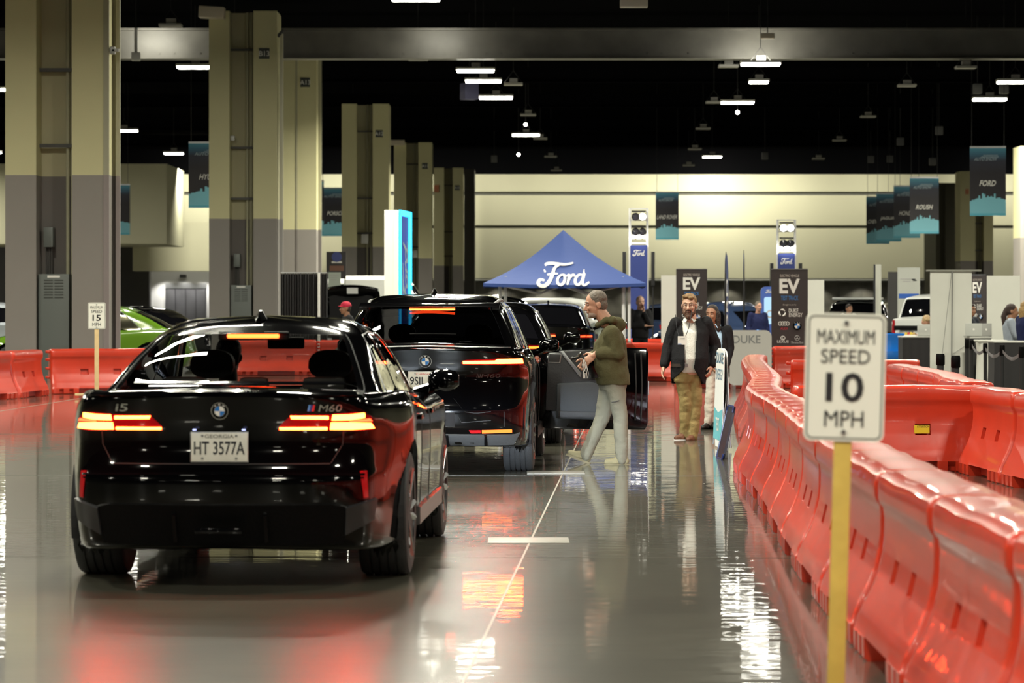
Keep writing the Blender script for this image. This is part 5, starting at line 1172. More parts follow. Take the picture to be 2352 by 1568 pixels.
# grey sponsor crowd barrier
d = 57; t = thing('crowd_barrier', 'pale grey fabric covered crowd barrier with the letters of an energy sponsor', 'barrier', (at(1722, d), d, 0)); s = PX(d); w_ = 100/s
b_ = obj('cover', M().prism([(a, b+.62) for a, b in rrect(w_, zz(759, d)-.10, .12)], -.03, .03), mat('cover_pale', (.48, .46, .43), .7), t, smooth=0); text('DUKE', .15, (-.06, -.034, zz(779, d)), mat('print_grey2', (.22, .22, .22), .5), b_, width=.52)
for a in (-1, 1): obj('foot', M().b(a*w_*.38-.03, a*w_*.38+.03, -.25, .25, 0, .10), satin_metal, t)
# A-frame fabric sign by the curved row, seen edge on
d = 33.6; t = thing('folding_sign', 'white and teal folding fabric sign seen edge-on beside the curved barrier row', 'sign', (at(1658, d), d, 0), math.radians(-88.6)); h = zz(800, d)
pts = chaikin([(-.50, .02), (.50, .02), (.50, h*.9), (.40, h), (-.40, h), (-.50, h*.9)], 1, True)
for k in (-1, 1):
    m = M(); 
    def lean(a, b): return k*(.035*(1-b/h)+.012)
    n = len(pts); m.add([(a, lean(a, b)-.004, b) for a, b in pts]+[(a, lean(a, b)+.004, b) for a, b in pts], [tuple(range(n))[::-1], tuple(range(n, 2*n))]+[(i, (i+1) % n, n+(i+1) % n, n+i) for i in range(n)])
    fb = obj('fabric_face', m, mat('fabric_white', (.68, .69, .68), .6), t, smooth=0)
    if k < 0:
        obj('teal_band', M().add([(a, lean(a, b)-.008, b) for a, b in ((-.49, .10), (.49, .10), (.49, .45), (0, .40), (-.49, .45))], [(0, 1, 2, 3, 4)]), mat('teal', (.12, .42, .48), .6), fb, smooth=0)
        for tx, z in (('DUKE', 1.0), ('ENERGY', .82)): text(tx, .12, (0, lean(0, z)-.009, z), mat('print_steel', (.10, .20, .30), .5), fb, width=.8)
        text('TEST', .15, (0, lean(0, .27)-.012, .27), white_print, fb, width=.4)
for a in (-1, 1): obj('spring_pole', M().tube([(a*.5, -.05, .03), (a*.51, 0, h*.55), (a*.5, .05, .03)], .012, 6), mat('pole_grey'), t)
for z in (.5, .75, 1.0): obj('clip', M().box((-.50, 0, z), (.02, .06, .03)), chrome, t)
t = thing('leaning_panel', 'dark blue edged black panel leaning against the curved barrier row', 'panel', (at(1655, 31.4), 31.4, 0), math.radians(-88)); m = M().prism([(a, b+.27) for a, b in rrect(.55, .54, .06)], -.012, .012)
m.v = [(x, y+.12*(z/.54)+.0, z) for x, y, z in m.v]; pn = obj('panel_board', m, mat('panel_black', (.012, .014, .02), .35), t, smooth=0); m = M().tube([(x, .12*(z/.54)-.012, z) for x, z in [(a, b+.27) for a, b in rrect(.55, .54, .06)]], .012, 5); obj('blue_edge', m, mat('edge_blue', (.008, .02, .10), .3), t)
# counter furniture at the edge of the frame
drape = mat('drape_black')
def draped_table(name, label, x0, x1, top, d, dep=.7, skew=0, m=drape):
    s = PX(d); w_ = (x1-x0)/s; h = zz(top, d); t = thing(name, label, 'table', (at((x0+x1)/2, d), d, 0)); per = []
    n = 64
    for i in range(n):
        f = i/n*4; k = int(f); u = f-k; c = [(-1, -1), (1, -1), (1, 1), (-1, 1)]; a, b = c[k], c[(k+1) % 4]; per.append(((a[0]+(b[0]-a[0])*u)*w_/2, (a[1]+(b[1]-a[1])*u)*dep/2+dep/2, i))
    obj('table_drape', M().loft([[(x*(1+(.03 if z == 0 else 0)), y+.02*math.sin(i*1.7)*(1-z/h), z) for x, y, i in per] for z in (0.0, h*.5, h-.03)], caps=False), m, t)
    obj('table_top', M().b(-w_/2-.01, w_/2+.01, -.01, dep+.01, h-.03, h), m if skew else mat('top_pale', (.5, .5, .46), .5), t, bevel=.008); return t
draped_table('counter_table', 'black draped table with a laptop, beside the widest white roll-up banner', 2073, 2150, 772, 62)
def laptop(label, px, py, d, w_=.34, col=mat('laptop_grey', (.45, .46, .43), .5), rz=0):
    t = thing('laptop', label, 'laptop', (at(px, d), d, zz(py, d)+.002), rz); obj('base', M().b(-w_/2, w_/2, 0, .24, 0, .018), col, t, bevel=.004); obj('lid', M().b(-w_/2, w_/2, -.02, -.005, .01, .24), col, t, bevel=.004); obj('emblem', M().lathe([(.001, -.024), (.02, -.024), (.02, -.02)], 10, 'y', (0, 0, .13)), white_print, t); return t
draped_table('counter_table.001', 'taller black draped counter between the banner edge and the plain white board', 2229, 2277, 773, 55)
draped_table('counter_table.002', 'black draped case at the frame edge behind the belt posts', 2284, 2420, 783, 53)
laptop('pale laptop with its lid open at the bent blond person', 2126, 772, 62.1); laptop('pale laptop on the taller counter beside the narrow EV banner', 2236, 773, 55.1, .3); laptop('grey monitor back on the taller counter', 2265, 773, 55.4, .2, mat('monitor_grey', (.34, .34, .32), .5))
t = thing('snack_box', 'small box of yellow and red packets on the black draped table', 'box', (at(2093, 62), 62.15, zz(772, 62))); obj('tray', M().b(-.11, .11, 0, .15, 0, .03), white_print, t)
for k, c in enumerate(((.6, .42, .03), (.5, .06, .04), (.6, .45, .05), (.45, .3, .1))): obj('packet', M().box((-.08+.053*k, .07, .05), (.045, .08, .06), Matrix.Rotation(.2*k, 3, 'Y')), mat('packet_%s' % ('gold', 'red', 'yellow', 'tan')[k], c, .5), t, bevel=.006)
def stanchion(label, px, top, d, r=.03, cap=True, group=None):
    t = thing('stanchion_post', label, 'belt post', (at(px, d), d, 0), 0, group); h = zz(top, d); obj('post', M().lathe([(r, 0.02), (r, h-.14)], 14, 'z'), matte_black, t); obj('base', M().lathe([(.17, 0), (.17, .02), (.05, .045)], 20, 'z'), matte_black, t)
    obj('head', M().lathe([(r*1.15, h-.15), (r*1.3, h-.14), (r*1.3, h-.03), (r*1.15, h)], 14, 'z'), black_plastic, t); return t
stanchion('thick black belt post standing behind the barrier row, in front of the wide white banner', 2160, 812, 39.8, .045); stanchion('second thick black belt post, just beside the first in front of the wide white banner', 2195, 816, 37.5, .045)
stanchion('slim black belt post at the edge of the wide white banner', 2221, 779, 50, .028); stanchion('slim black belt post in front of the taller counter', 2232, 781, 49, .028); stanchion('slim black belt post between the two black draped counters', 2263, 788, 46, .028); stanchion('slim black belt post in front of the case at the frame edge', 2302, 792, 43, .03); stanchion('black belt post cut by the frame edge', 2346, 796, 41, .03)
BP = [(2232, 49, 781), (2263, 46, 788), (2302, 43, 792), (2346, 41, 796)]
for k, (a, b) in enumerate(zip(BP[:-1], BP[1:])):
    A = Vector((at(a[0], a[1]), a[1], zz(a[2], a[1])-.08)); B = Vector((at(b[0], b[1]), b[1], zz(b[2], b[1])-.08)); m = M().loft([[A.lerp(B, f)+Vector((0, 0, q-.10*math.sin(PI*f))) for q in (-.025, .025)]+[A.lerp(B, f)+Vector((0, .004, q-.10*math.sin(PI*f))) for q in (.025, -.025)] for f in np.linspace(0, 1, 9)])
    o = tag(obj('barrier_belt', m, mat('belt_grey', (.12, .115, .12), .6), None, smooth=60), ['grey belt sagging between the taller counter posts', 'grey belt sagging in front of the gap between counters', 'grey belt sagging to the frame edge post'][k], 'belt')
t = thing('pedestal_bin', 'white pedestal between the taller counter and the case at the frame edge', 'pedestal', (at(2283, 54), 54.4, 0)); obj('pedestal_body', M().loft([[(a*k, b*k, z) for a, b in rrect(.5, .4, .08)] for k, z in ((1.1, 0), (1, .1), (.9, .75), (1, .95))]), white_panel, t); obj('top', M().b(-.27, .27, -.22, .22, .95, .98), white_panel, t, bevel=.01)
# ================================================================ people
def remesh(name, m, vox, material, parent, smooth_it=3, cut=None, thick=0, disp=None):
    me = bpy.data.meshes.new(name); me.from_pydata(m.v, [], m.f); o = bpy.data.objects.new('tmp', me); COL.objects.link(o)
    md = o.modifiers.new('r', 'REMESH'); md.mode = 'VOXEL'; md.voxel_size = vox; dg = bpy.context.evaluated_depsgraph_get(); me2 = bpy.data.meshes.new_from_object(o.evaluated_get(dg)); bpy.data.objects.remove(o); bpy.data.meshes.remove(me)
    bm = bmesh.new(); bm.from_mesh(me2)
    for _ in range(smooth_it): bmesh.ops.smooth_vert(bm, verts=bm.verts, factor=.5, use_axis_x=True, use_axis_y=True, use_axis_z=True)
    if disp:
        bm.normal_update()
        for v in bm.verts: v.co += v.normal*disp(v.co)
    if cut: bmesh.ops.delete(bm, geom=[f for f in bm.faces if cut(f.calc_center_median())], context='FACES')
    bm.to_mesh(me2); bm.free(); me2.materials.clear(); o = obj(name, me2, material, parent, smooth=0); me2.polygons.foreach_set('use_smooth', [True]*len(me2.polygons))
    if thick: s = o.modifiers.new('solid', 'SOLIDIFY'); s.thickness = thick; s.offset = -1
    return o
from mathutils import noise as mnoise
def folds(amp, sx=9, sz=5): return lambda c: amp*mnoise.noise(Vector((c.x*sx, c.y*sx, c.z*sz)))+amp*.6*mnoise.noise(Vector((c.x*sx*2.2+5, c.y*sx*2.2, c.z*sz*2.6)))
UP = Vector((0, 0, 1))
def hand(m, Wp, dv, nv, lat, k=1, curl=.6):
    """palm and five fingers; nv = palm side, lat = towards the thumb"""
    dv = dv.normalized(); nv = (nv-dv*nv.dot(dv)).normalized(); lat = lat-dv*lat.dot(dv)-nv*lat.dot(nv); lat = lat.normalized()
    rot = Matrix((lat, nv, dv)).transposed()
    m.ell(Wp+dv*.055*k, (.041*k, .017*k, .056*k), rot, 14, 10); m.capsule(Wp-dv*.03*k, Wp+dv*.02*k, .028*k, .027*k)
    for q, (o, L) in enumerate(((.031, .070), (.011, .080), (-.010, .074), (-.030, .058))):
        p = Wp+dv*.090*k+lat*o*k*1.02; a = curl*.35; r = .0098*k
        for s in range(3):
            a += curl*(.35 if s == 0 else .55); dd = (dv*math.cos(a)+nv*math.sin(a)+lat*o*1.2).normalized(); e = p+dd*L*k*(.42, .33, .25)[s]; m.capsule(p, e, r, r*.9, 8); p = e; r *= .93
    p = Wp+dv*.025*k+lat*.030*k; e = p+(dv*.6+lat*.75+nv*.25).normalized()*.045*k; m.capsule(p, e, .014*k, .012*k, 8); m.capsule(e, e+(dv*.9+lat*.25+nv*.35).normalized()*.035*k, .0115*k, .009*k, 8)
def human(name, label, loc, J, L, vox=.0065, group=None):
    t = thing(name, label, 'person', loc, 0, group); f = J['f'].normalized(); r = f.cross(UP).normalized(); k = L.get('head', 1.0); H = J['head']
    hf = J.get('hf', f).normalized(); hr = hf.cross(UP).normalized(); hu = hr.cross(hf).normalized(); B = L.get('build', 1.0); skin = L['skin']
    R3 = Matrix((hr, hf, hu)).transposed(); hp = lambda a, b, c: H+(hr*a+hf*b+hu*c)*k
    fat = L.get('belly', 0)
    m = M()
    m.ell(hp(0, -.006, .030), (.077*k, .097*k, .094*k), R3, 18, 14); m.ell(hp(0, .022, -.03), (.063*k, .070*k, .085*k), R3, 18, 14); m.ell(hp(0, .036, -.078), (.050*k, .050*k, .038*k), R3)
    m.ell(hp(0, .072, -.098), (.022*k, .019*k, .017*k), R3, 10, 8); m.capsule(hp(0, .088, .012), hp(0, .113, -.030), .009*k, .0145*k, 8); m.ell(hp(0, .104, -.036), (.018*k, .012*k, .010*k), R3, 10, 8)
    m.ell(hp(0, .080, .030), (.056*k, .016*k, .010*k), R3, 12, 8); m.ell(hp(0, .090, -.062), (.023*k, .011*k, .009*k), R3, 10, 8)
    for s in (-1, 1):
        m.ell(hp(s*.037, .072, -.025), (.022*k, .020*k, .022*k), R3, 10, 8); m.ell(hp(s*.078, -.012, -.012), (.010*k, .022*k, .032*k), R3, 10, 8); m.ell(hp(s*.082, -.02, .002), (.009*k, .016*k, .02*k), R3, 8, 6)
    nb = J['neck']; m.capsule(hp(0, -.018, -.055), nb, .054*k*L.get('neck', 1), .062*k*L.get('neck', 1), 14)
    sh = [J['sL'], J['sR']]; hi = [J['hL'], J['hR']]; rs = (sh[1]-sh[0]).normalized(); rh = (hi[1]-hi[0]).normalized(); pel = (hi[0]+hi[1])/2; che = (sh[0]+sh[1])/2; swid = (sh[1]-sh[0]).length/2
    def torso_rings(g, bot=-.02, lift=0, wmul=1):
        out = []; ax = che-pel
        for q, (tt, wx, wy, fo) in enumerate(((bot, .172, .125, 0), (.12, .170, .128, .008), (.30, .158, .122, .012), (.48, .162, .125, .012), (.66, .176, .13, .010), (.82, .184, .125, 0), (.94, .178, .10, -.008), (1.03, .13, .078, -.012), (1.10, .075, .064, -.008))):
            c = pel+ax*tt+UP*lift*(tt > .9); ra = rh.lerp(rs, max(0, min(1, tt))).normalized(); fa = UP.cross(ra).normalized() if True else f; fa = fa if fa.dot(f) > 0 else -fa
            bel = fat*math.exp(-((tt-.30)/.24)**2); sw = swid/.185 if tt > .5 else 1; ww = (wx*B*(sw if tt > .6 else 1)+g+bel*.45)*wmul; dd = wy*B+g+bel*.6; c = c+fa*(fo+bel*.5)
            out.append([c+ra*math.cos(2*PI*i/20)*ww+fa*math.sin(2*PI*i/20)*dd for i in range(20)])
        return out
    m.loft(torso_rings(-.02))
    kh = L.get('hand', 1)
    for s, S_ in ((0, 'L'), (1, 'R')):
        a, e, w_ = J['s'+S_], J['e'+S_], J['w'+S_]; m.capsule(a, e, .048, .040); m.capsule(e, w_, .040, .027)
        hd = J.get('hd'+S_, w_-e).normalized(); hn = J.get('hn'+S_, (r if s == 0 else -r)); hl = J.get('ht'+S_, f)
        hand(m, w_+hd*.02, hd, hn, hl, kh, J.get('curl'+S_, .55))
        h, kn, an = J['h'+S_], J['k'+S_], J['a'+S_]; m.capsule(h, kn, .075, .052); m.capsule(kn, an, .05, .036); fd = J.get('t'+S_, f); m.capsule(an-UP*.02, an+fd*.10-UP*.052, .026, .02)
    body = remesh('body', m, vox, skin, t, 2)
    # eyes, brows
    if L.get('face', True):
        for s in (-1, 1):
            e = obj('eye', M().ell(hp(s*.032, .081, .010), (.0135*k, .009*k, .0075*k), R3, 12, 8), mat('eye_white', (.55, .52, .48), .3), body); obj('iris', M().ell(hp(s*.032-.0, .0885, .010), (.0055*k, .003*k, .0055*k), R3, 8, 6), mat('eye_dark', (.02, .015, .012), .2), e)
            obj('eyebrow', M().tube([hp(s*.014, .0915, .030), hp(s*.032, .0915, .036), hp(s*.052, .080, .031)], [.004*k, .005*k, .003*k], 6), L['hair'], body)
            obj('eyelid', M().tube([hp(s*.018, .090, .014), hp(s*.032, .0915, .0195), hp(s*.046, .085, .014)], .003*k, 5), skin, body)
        obj('mouth', M().tube([hp(-.022, .094, -.063), hp(0, .102, -.062), hp(.022, .094, -.063)], [.002*k, .0035*k, .002*k], 6), mat('lip_shade', (.22, .08, .07), .5), body)
    # hair
    hs = L.get('style', 'short')
    if hs != 'none':
        m = M(); g_ = L.get('hairg', 1.0)
        m.ell(hp(0, -.018, .046), (.083*k*g_, .096*k, .088*k*g_), R3, 18, 14)
        if hs in ('short', 'buzz', 'side'): m.ell(hp(0, -.042, -.005), (.078*k, .066*k, .075*k), R3, 16, 12); 
        if hs == 'side': m.ell(hp(.01, .045, .098), (.062*k, .048*k, .030*k), R3, 14, 10); m.ell(hp(-.025, .066, .085), (.040*k, .032*k, .024*k), R3, 12, 8)
        if hs in ('short',):
            m.ell(hp(0, .040, .092), (.058*k, .045*k, .028*k), R3, 14, 10)
        if hs == 'long' and True:
            for s in (-1, 1): m.capsule(hp(s*.066, .0, .02), hp(s*.085, -.01, -.20), .034*k, .030*k); m.capsule(hp(s*.05, -.06, 0), hp(s*.06, -.05, -.22), .05*k, .04*k)
            m.ell(hp(0, .0, .085), (.066*k, .07*k, .042*k), R3)
        if hs == 'pony':
            m.ell(hp(0, -.03, .01), (.082*k, .08*k, .085*k), R3); m.capsule(hp(0, -.10, .03), hp(0, -.135, -.08), .04*k, .05*k); m.capsule(hp(0, -.135, -.08), hp(0, -.12, -.36), .05*k, .022*k)
        if hs == 'loose': m.ell(hp(0, -.03, -.03), (.105*k, .09*k, .12*k), R3); m.capsule(hp(0, -.05, -.05), hp(0, -.06, -.22), .1*k, .07*k)
        hair = remesh('hair', m, max(vox, .007), L['hair'], t, 1, disp=lambda c: .0035*mnoise.noise(c*38))
    if L.get('beard'):
        m = M(); m.ell(hp(0, .042, -.092), (.058*k, .056*k, .044*k), R3, 16, 12); m.ell(hp(0, .074, -.118), (.036*k, .030*k, .035*k), R3)
        for s in (-1, 1): m.capsule(hp(s*.062, .008, -.01), hp(s*.052, .035, -.08), .013*k, .022*k, 8); m.capsule(hp(s*.024, .090, -.048), hp(s*.034, .075, -.085), .008*k, .013*k, 8)
        m.capsule(hp(-.02, .100, -.049), hp(.02, .100, -.049), .0065*k, .0065*k, 8)
        remesh('beard', m, .006, L['beard'], t, 1, disp=lambda c: .003*mnoise.noise(c*55))
    if L.get('stubble'):
        m = M(); m.ell(hp(0, .040, -.083), (.0525*k, .050*k, .039*k), R3, 16, 12); m.ell(hp(0, .073, -.099), (.024*k, .0205*k, .020*k), R3, 12, 8); remesh('beard', m, .006, L['stubble'], t, 1)
    if L.get('cap'):
        m = M(); m.ell(hp(0, -.01, .055), (.086*k, .106*k, .082*k), R3, 18, 12); c = obj('cap', m, L['cap'], t); obj('cap_brim', M().loft([[hp(x*.075, .06+.09*(1-x*x*.6)*q, .06-.015*q-.01*x*x) for x in np.linspace(-1, 1, 9)] for q in (0, .5, 1)], caps=False, closed=False), L['cap'], c).modifiers.new('s', 'SOLIDIFY').thickness = .006
    if L.get('glasses'):
        m = M(); fm = mat('glasses_frame', (.02, .015, .015), .3)
        for s in (-1, 1):
            m.tube([hp(s*.034+.026*math.cos(a), .103-.008*abs(math.cos(a)), .006+.018*math.sin(a)) for a in np.linspace(0, 2*PI, 17)], .0016, 5, False); m.tube([hp(s*.060, .096, .012), hp(s*.080, .02, .014), hp(s*.082, -.02, .006)], .0022, 5)
        m.tube([hp(-.009, .106, .012), hp(.009, .106, .012)], .002, 5); g_ = obj('glasses', m, fm, t)
        for s in (-1, 1): obj('lens', M().add([hp(s*.034+.025*math.cos(a), .101-.008*abs(math.cos(a)), .006+.017*math.sin(a)) for a in np.linspace(0, 2*PI, 17)[:-1]], [tuple(range(16))]), glass_mat('spectacle_lens', (.9, .9, .88)), g_, smooth=0, flip=False)
    # clothes
    def top(nm, ml, g, hem, sl, cutf=None, th=0, fo=.006, collar=0, wm=1):
        m = M(); m.loft(torso_rings(g, hem, wmul=wm))
        for S_ in 'LR':
            a, e, w_ = J['s'+S_], J['e'+S_], J['w'+S_]; m.capsule(a, e, .064*B+g*.8, .052*B+g*.8); w2 = e.lerp(w_, sl); m.capsule(e, w2, .052*B+g*.8, .038*B+g*.8)
        if L.get('hood') and nm == 'hoodie':
            m.capsule(nb-f*.06-rs*.09+UP*.01, nb-f*.06+rs*.09+UP*.01, .05, .05); m.ell(nb-f*.085-UP*.035, (.12, .07, .085)); m.capsule(nb-rs*.075+f*.0+UP*.015, nb-rs*.03+f*.085-UP*.04, .036, .026); m.capsule(nb+rs*.075+UP*.015, nb+rs*.03+f*.085-UP*.04, .036, .026)
        return remesh(nm, m, max(vox*1.3, .0085), ml, t, 3, cutf, th, folds(fo))
    if L.get('shirt'): top('shirt', L['shirt'], .0, .02, .7, fo=.003); 
    if L.get('collar'):
        for s in (-1, 1): obj('collar', M().loft([[nb+rs*s*.055+f*.01+UP*.035, nb+rs*s*.012+f*.072+UP*.01, nb+rs*s*.05+f*.10-UP*.035, nb+rs*s*.085+f*.03-UP*.0], [nb+rs*s*.062+f*.01+UP*.03, nb+rs*s*.014+f*.082+UP*.008, nb+rs*s*.052+f*.108-UP*.04, nb+rs*s*.09+f*.03-UP*.005]]), L['shirt'], t)
    if L.get('jacket'):
        op = L.get('open', .07); zt_ = che.z; zb_ = pel.z
        def cutf(c):
            q = c-pel; z_ = (c.z-zb_)/(zt_-zb_); d_ = q.dot(f); x_ = (c-pel.lerp(che, z_)).dot(rh)-L.get('openx', 0)
            if z_ > 1.0: return d_ > .03 and abs(x_) < .075
            wdt = op*(.55+.45*min(1, max(0, z_)/.9))+(.0 if z_ > .12 else (.12-z_)*.5)
            return d_ > .01 and abs(x_) < wdt and z_ < 1.06
        top('jacket', L['jacket'], .020, L.get('hem', -.13), .93, cutf, .007, .006, wm=1.02)
    if L.get('hoodie'): top('hoodie', L['hoodie'], .022, L.get('hem', -.10), L.get('sleeve', .86), fo=.010)
    if L.get('tee'): top('top', L['tee'], .010, -.05, L.get('sleeve', .9), fo=.006)
    m = M(); m.loft([[pel+UP*dz+rh*math.cos(2*PI*i/20)*(wx*B+fat*.25)+f*(math.sin(2*PI*i/20)*(wy*B+fat*.3)+fat*.2) for i in range(20)] for dz, wx, wy in ((-.10, .15, .10), (-.03, .166, .112), (.05, .160, .110), (.10, .155, .108), (.125, .15, .105))])
    lw_ = L.get('leg', 1)
    for S_ in 'LR':
        h, kn, an = J['h'+S_], J['k'+S_], J['a'+S_]; m.capsule(h+f*.012, kn, .088*lw_*B, .070*lw_, 12); m.capsule(kn, an-UP*.025, .070*lw_, .058*lw_, 12)
    tr = remesh('trousers', m, max(vox*1.4, .009), L['trousers'], t, 3, disp=folds(.010, 8, 9))
    if L.get('belt'): obj('belt', M().loft([[pel+UP*dz+rh*math.cos(2*PI*i/24)*(.178*B+fat*.3)+f*(math.sin(2*PI*i/24)*(.142*B+fat*.35)+fat*.22) for i in range(24)] for dz in (.085, .12)], caps=False), L['belt'], t); obj('buckle', M().box(pel+UP*.103+f*(.146*B+fat*.57), (.045, .012, .034)), satin_metal, t) if L.get('buckle') else None
    for S_ in 'LR':
        an = J['a'+S_]; fd = J.get('t'+S_, f).normalized(); pu = J.get('tu'+S_, UP); sd = fd.cross(pu).normalized(); pu = sd.cross(fd)
        q = lambda a, b, c: an+fd*a+sd*b+pu*c
        m = M(); m.capsule(q(-.035, 0, -.045), q(.06, 0, -.04), .040, .040, 12); m.capsule(q(.05, 0, -.048), q(.145, 0, -.055), .042, .030, 12); m.capsule(q(-.02, 0, -.03), q(-.005, 0, .03), .042, .044, 12); m.ell(q(.06, 0, -.062), (.05, .05, .02))
        sho = remesh('shoe', m, .008, L['shoes'], t, 2); out = [(-.085, 0), (-.075, .030), (0, .038), (.08, .046), (.15, .036), (.185, 0), (.15, -.036), (.08, -.046), (0, -.038), (-.075, -.030)]; out = chaikin(out, 1, True)
        obj('sole', M().loft([[q(a, b, -.093) for a, b in out], [q(a*1.01, b*1.03, -.073) for a, b in out]]), L.get('sole', black_plastic), sho)
    return t
def stand(h, ang, arms='down', lean=0):
    """default standing joints for height h facing angle ang (0 = -y, towards the camera)"""
    k = h/1.75; f = Vector((math.sin(ang), -math.cos(ang), 0)); r = f.cross(UP); P = lambda a, b, c: (r*a+f*b+UP*c)*k
    J = dict(f=f, head=P(0, .03+lean*.3, 1.625-lean*.05), neck=P(0, .0+lean*.2, 1.475-lean*.03), sL=P(-.185, -.01+lean*.18, 1.415), sR=P(.185, -.01+lean*.18, 1.415), hL=P(-.09, 0, .90), hR=P(.09, 0, .90), kL=P(-.10, .02, .49), kR=P(.10, .02, .49), aL=P(-.10, -.02, .095/k), aR=P(.10, -.02, .095/k))
    if arms == 'down': J.update(eL=P(-.25, -.03, 1.12), eR=P(.25, -.03, 1.12), wL=P(-.26, .06, .88), wR=P(.26, .06, .88))
    elif arms == 'fold': J.update(eL=P(-.25, .02, 1.13), eR=P(.25, .02, 1.13), wL=P(.02, .20, 1.16), wR=P(-.02, .21, 1.10))
    elif arms == 'chin': J.update(eL=P(-.17, .16, 1.12), eR=P(.25, .04, 1.12), wL=P(-.03, .17, 1.43), wR=P(-.05, .22, 1.12), hdL=Vector((0, 0, 1)))
    elif arms == 'work': J.update(eL=P(-.26, .10, 1.14), eR=P(.26, .10, 1.14), wL=P(-.12, .33, 1.10), wR=P(.12, .33, 1.10))
    return J
def seated(h, ang):
    k = h/1.75; f = Vector((math.sin(ang), -math.cos(ang), 0)); r = f.cross(UP); P = lambda a, b, c: (r*a+f*b+UP*c)*k
    return dict(f=f, head=P(0, -.06, .76), neck=P(0, -.09, .60), sL=P(-.185, -.09, .54), sR=P(.185, -.09, .54), hL=P(-.09, 0, .06), hR=P(.09, 0, .06), kL=P(-.11, .40, .16), kR=P(.11, .40, .16), aL=P(-.11, .60, -.16), aR=P(.11, .60, -.16), eL=P(-.24, .06, .30), eR=P(.24, .06, .30), wL=P(-.17, .30, .36), wR=P(.17, .30, .36))
def skin_m(n, c): return mat('skin_'+n, c, .5, bump=(30, .04))
sk1 = skin_m('ruddy', (.50, .26, .17)); sk2 = skin_m('fair', (.58, .34, .24)); sk3 = skin_m('brown', (.33, .16, .09)); sk4 = skin_m('deep', (.10, .05, .03))
cloth = lambda n, c=(.02, .02, .02), b=(60, .25): mat('cloth_'+n, c, .85, bump=b, spec=.2)
hair_m = lambda n, c=(.1, .1, .1): mat('hair_'+n, c, .6, noise=(45, .35), bump=(70, .5))
# ---- man in the hoodie, walking in front of the open door
d = 30.3; s = PX(d); base = Vector((at(1400, d), d, 0)); Q = lambda px, py, dy=0: Vector((at(px, d), d+dy, zz(py, d)))-base
J = dict(f=Vector((-1, -.06, 0)), hf=Vector((-1, -.12, -.16)), head=Q(1369, 699), neck=Q(1392, 738), sL=Q(1403, 766, -.17), sR=Q(1400, 768, .17), eL=Q(1419, 812, -.20), wL=Q(1369, 811, -.18), eR=Q(1385, 815, .20), wR=Q(1352, 822, .02),
         hL=Q(1414, 872, -.09), hR=Q(1405, 872, .09), kL=Q(1424, 958, -.10), kR=Q(1384, 960, .10), aL=Q(1427, 1047, -.11), aR=Q(1346, 1041, .11), tR=Vector((-.93, 0, .36)), tL=Vector((-1, -.05, 0)), hdL=Vector((-.8, .05, -.6)), hnL=Vector((.3, .8, -.2)), htL=Vector((-.3, -.1, .9)), curlL=.9, curlR=1.0, hdR=Vector((-.6, -.2, -.8)))
J['tuR'] = Vector((.36, 0, .93))
HM = human('person', 'man in an olive hoodie and pale cargo trousers walking past the open car door', base, J,
      dict(skin=sk1, hair=hair_m('greying', (.13, .105, .08)), style='buzz', stubble=mat('stubble_grey', (.34, .24, .19), .8), hoodie=cloth('olive', (.085, .078, .036)), hood=1, trousers=cloth('grey_khaki', (.20, .19, .14)), shoes=mat('shoe_tan', (.25, .22, .12), .8), sole=mat('sole_tan', (.22, .19, .11), .7), build=1.10, belly=.05, hem=-.10, sleeve=.80, head=1.08, leg=1.08, neck=1.1, hand=1.06), vox=.006)
pk = M().tube([Q(1403, 922, -.195), Q(1412, 921, -.20), Q(1421, 918, -.195)], .006, 5); obj('pocket_zip', pk, mat('zip_dark', (.06, .06, .055), .6), HM)
# folder and lanyard held in his hand
t = thing('clipboard', 'black folder held by the man in the olive hoodie', 'folder', base+Q(1358, 840, -.10)); obj('cover', M().box((0, 0, 0), (.115, .03, .245), Matrix.Rotation(-.10, 3, 'Y')), gloss_black, t, bevel=.006); obj('paper_edge', M().box((.064, -.004, .0), (.006, .02, .23), Matrix.Rotation(-.10, 3, 'Y')), white_print, t)
t2 = thing('lanyard', 'black and white cord lanyard hanging from the hand of the man in the hoodie', 'lanyard', base+Q(1344, 832, -.16)); m = M()
for k in range(4): m.tube([(-.01+.012*k, 0, .06), (-.03+.012*k, -.01, -.02), (-.02+.016*k, -.005, -.10), (-.022+.014*k, 0, -.155)], .004, 5)
obj('cord', m, white_print, t2); obj('clip', M().tube([(-.02, 0, .05), (-.035, 0, -.04), (0, -.005, -.10)], .006, 6), gloss_black, t2)
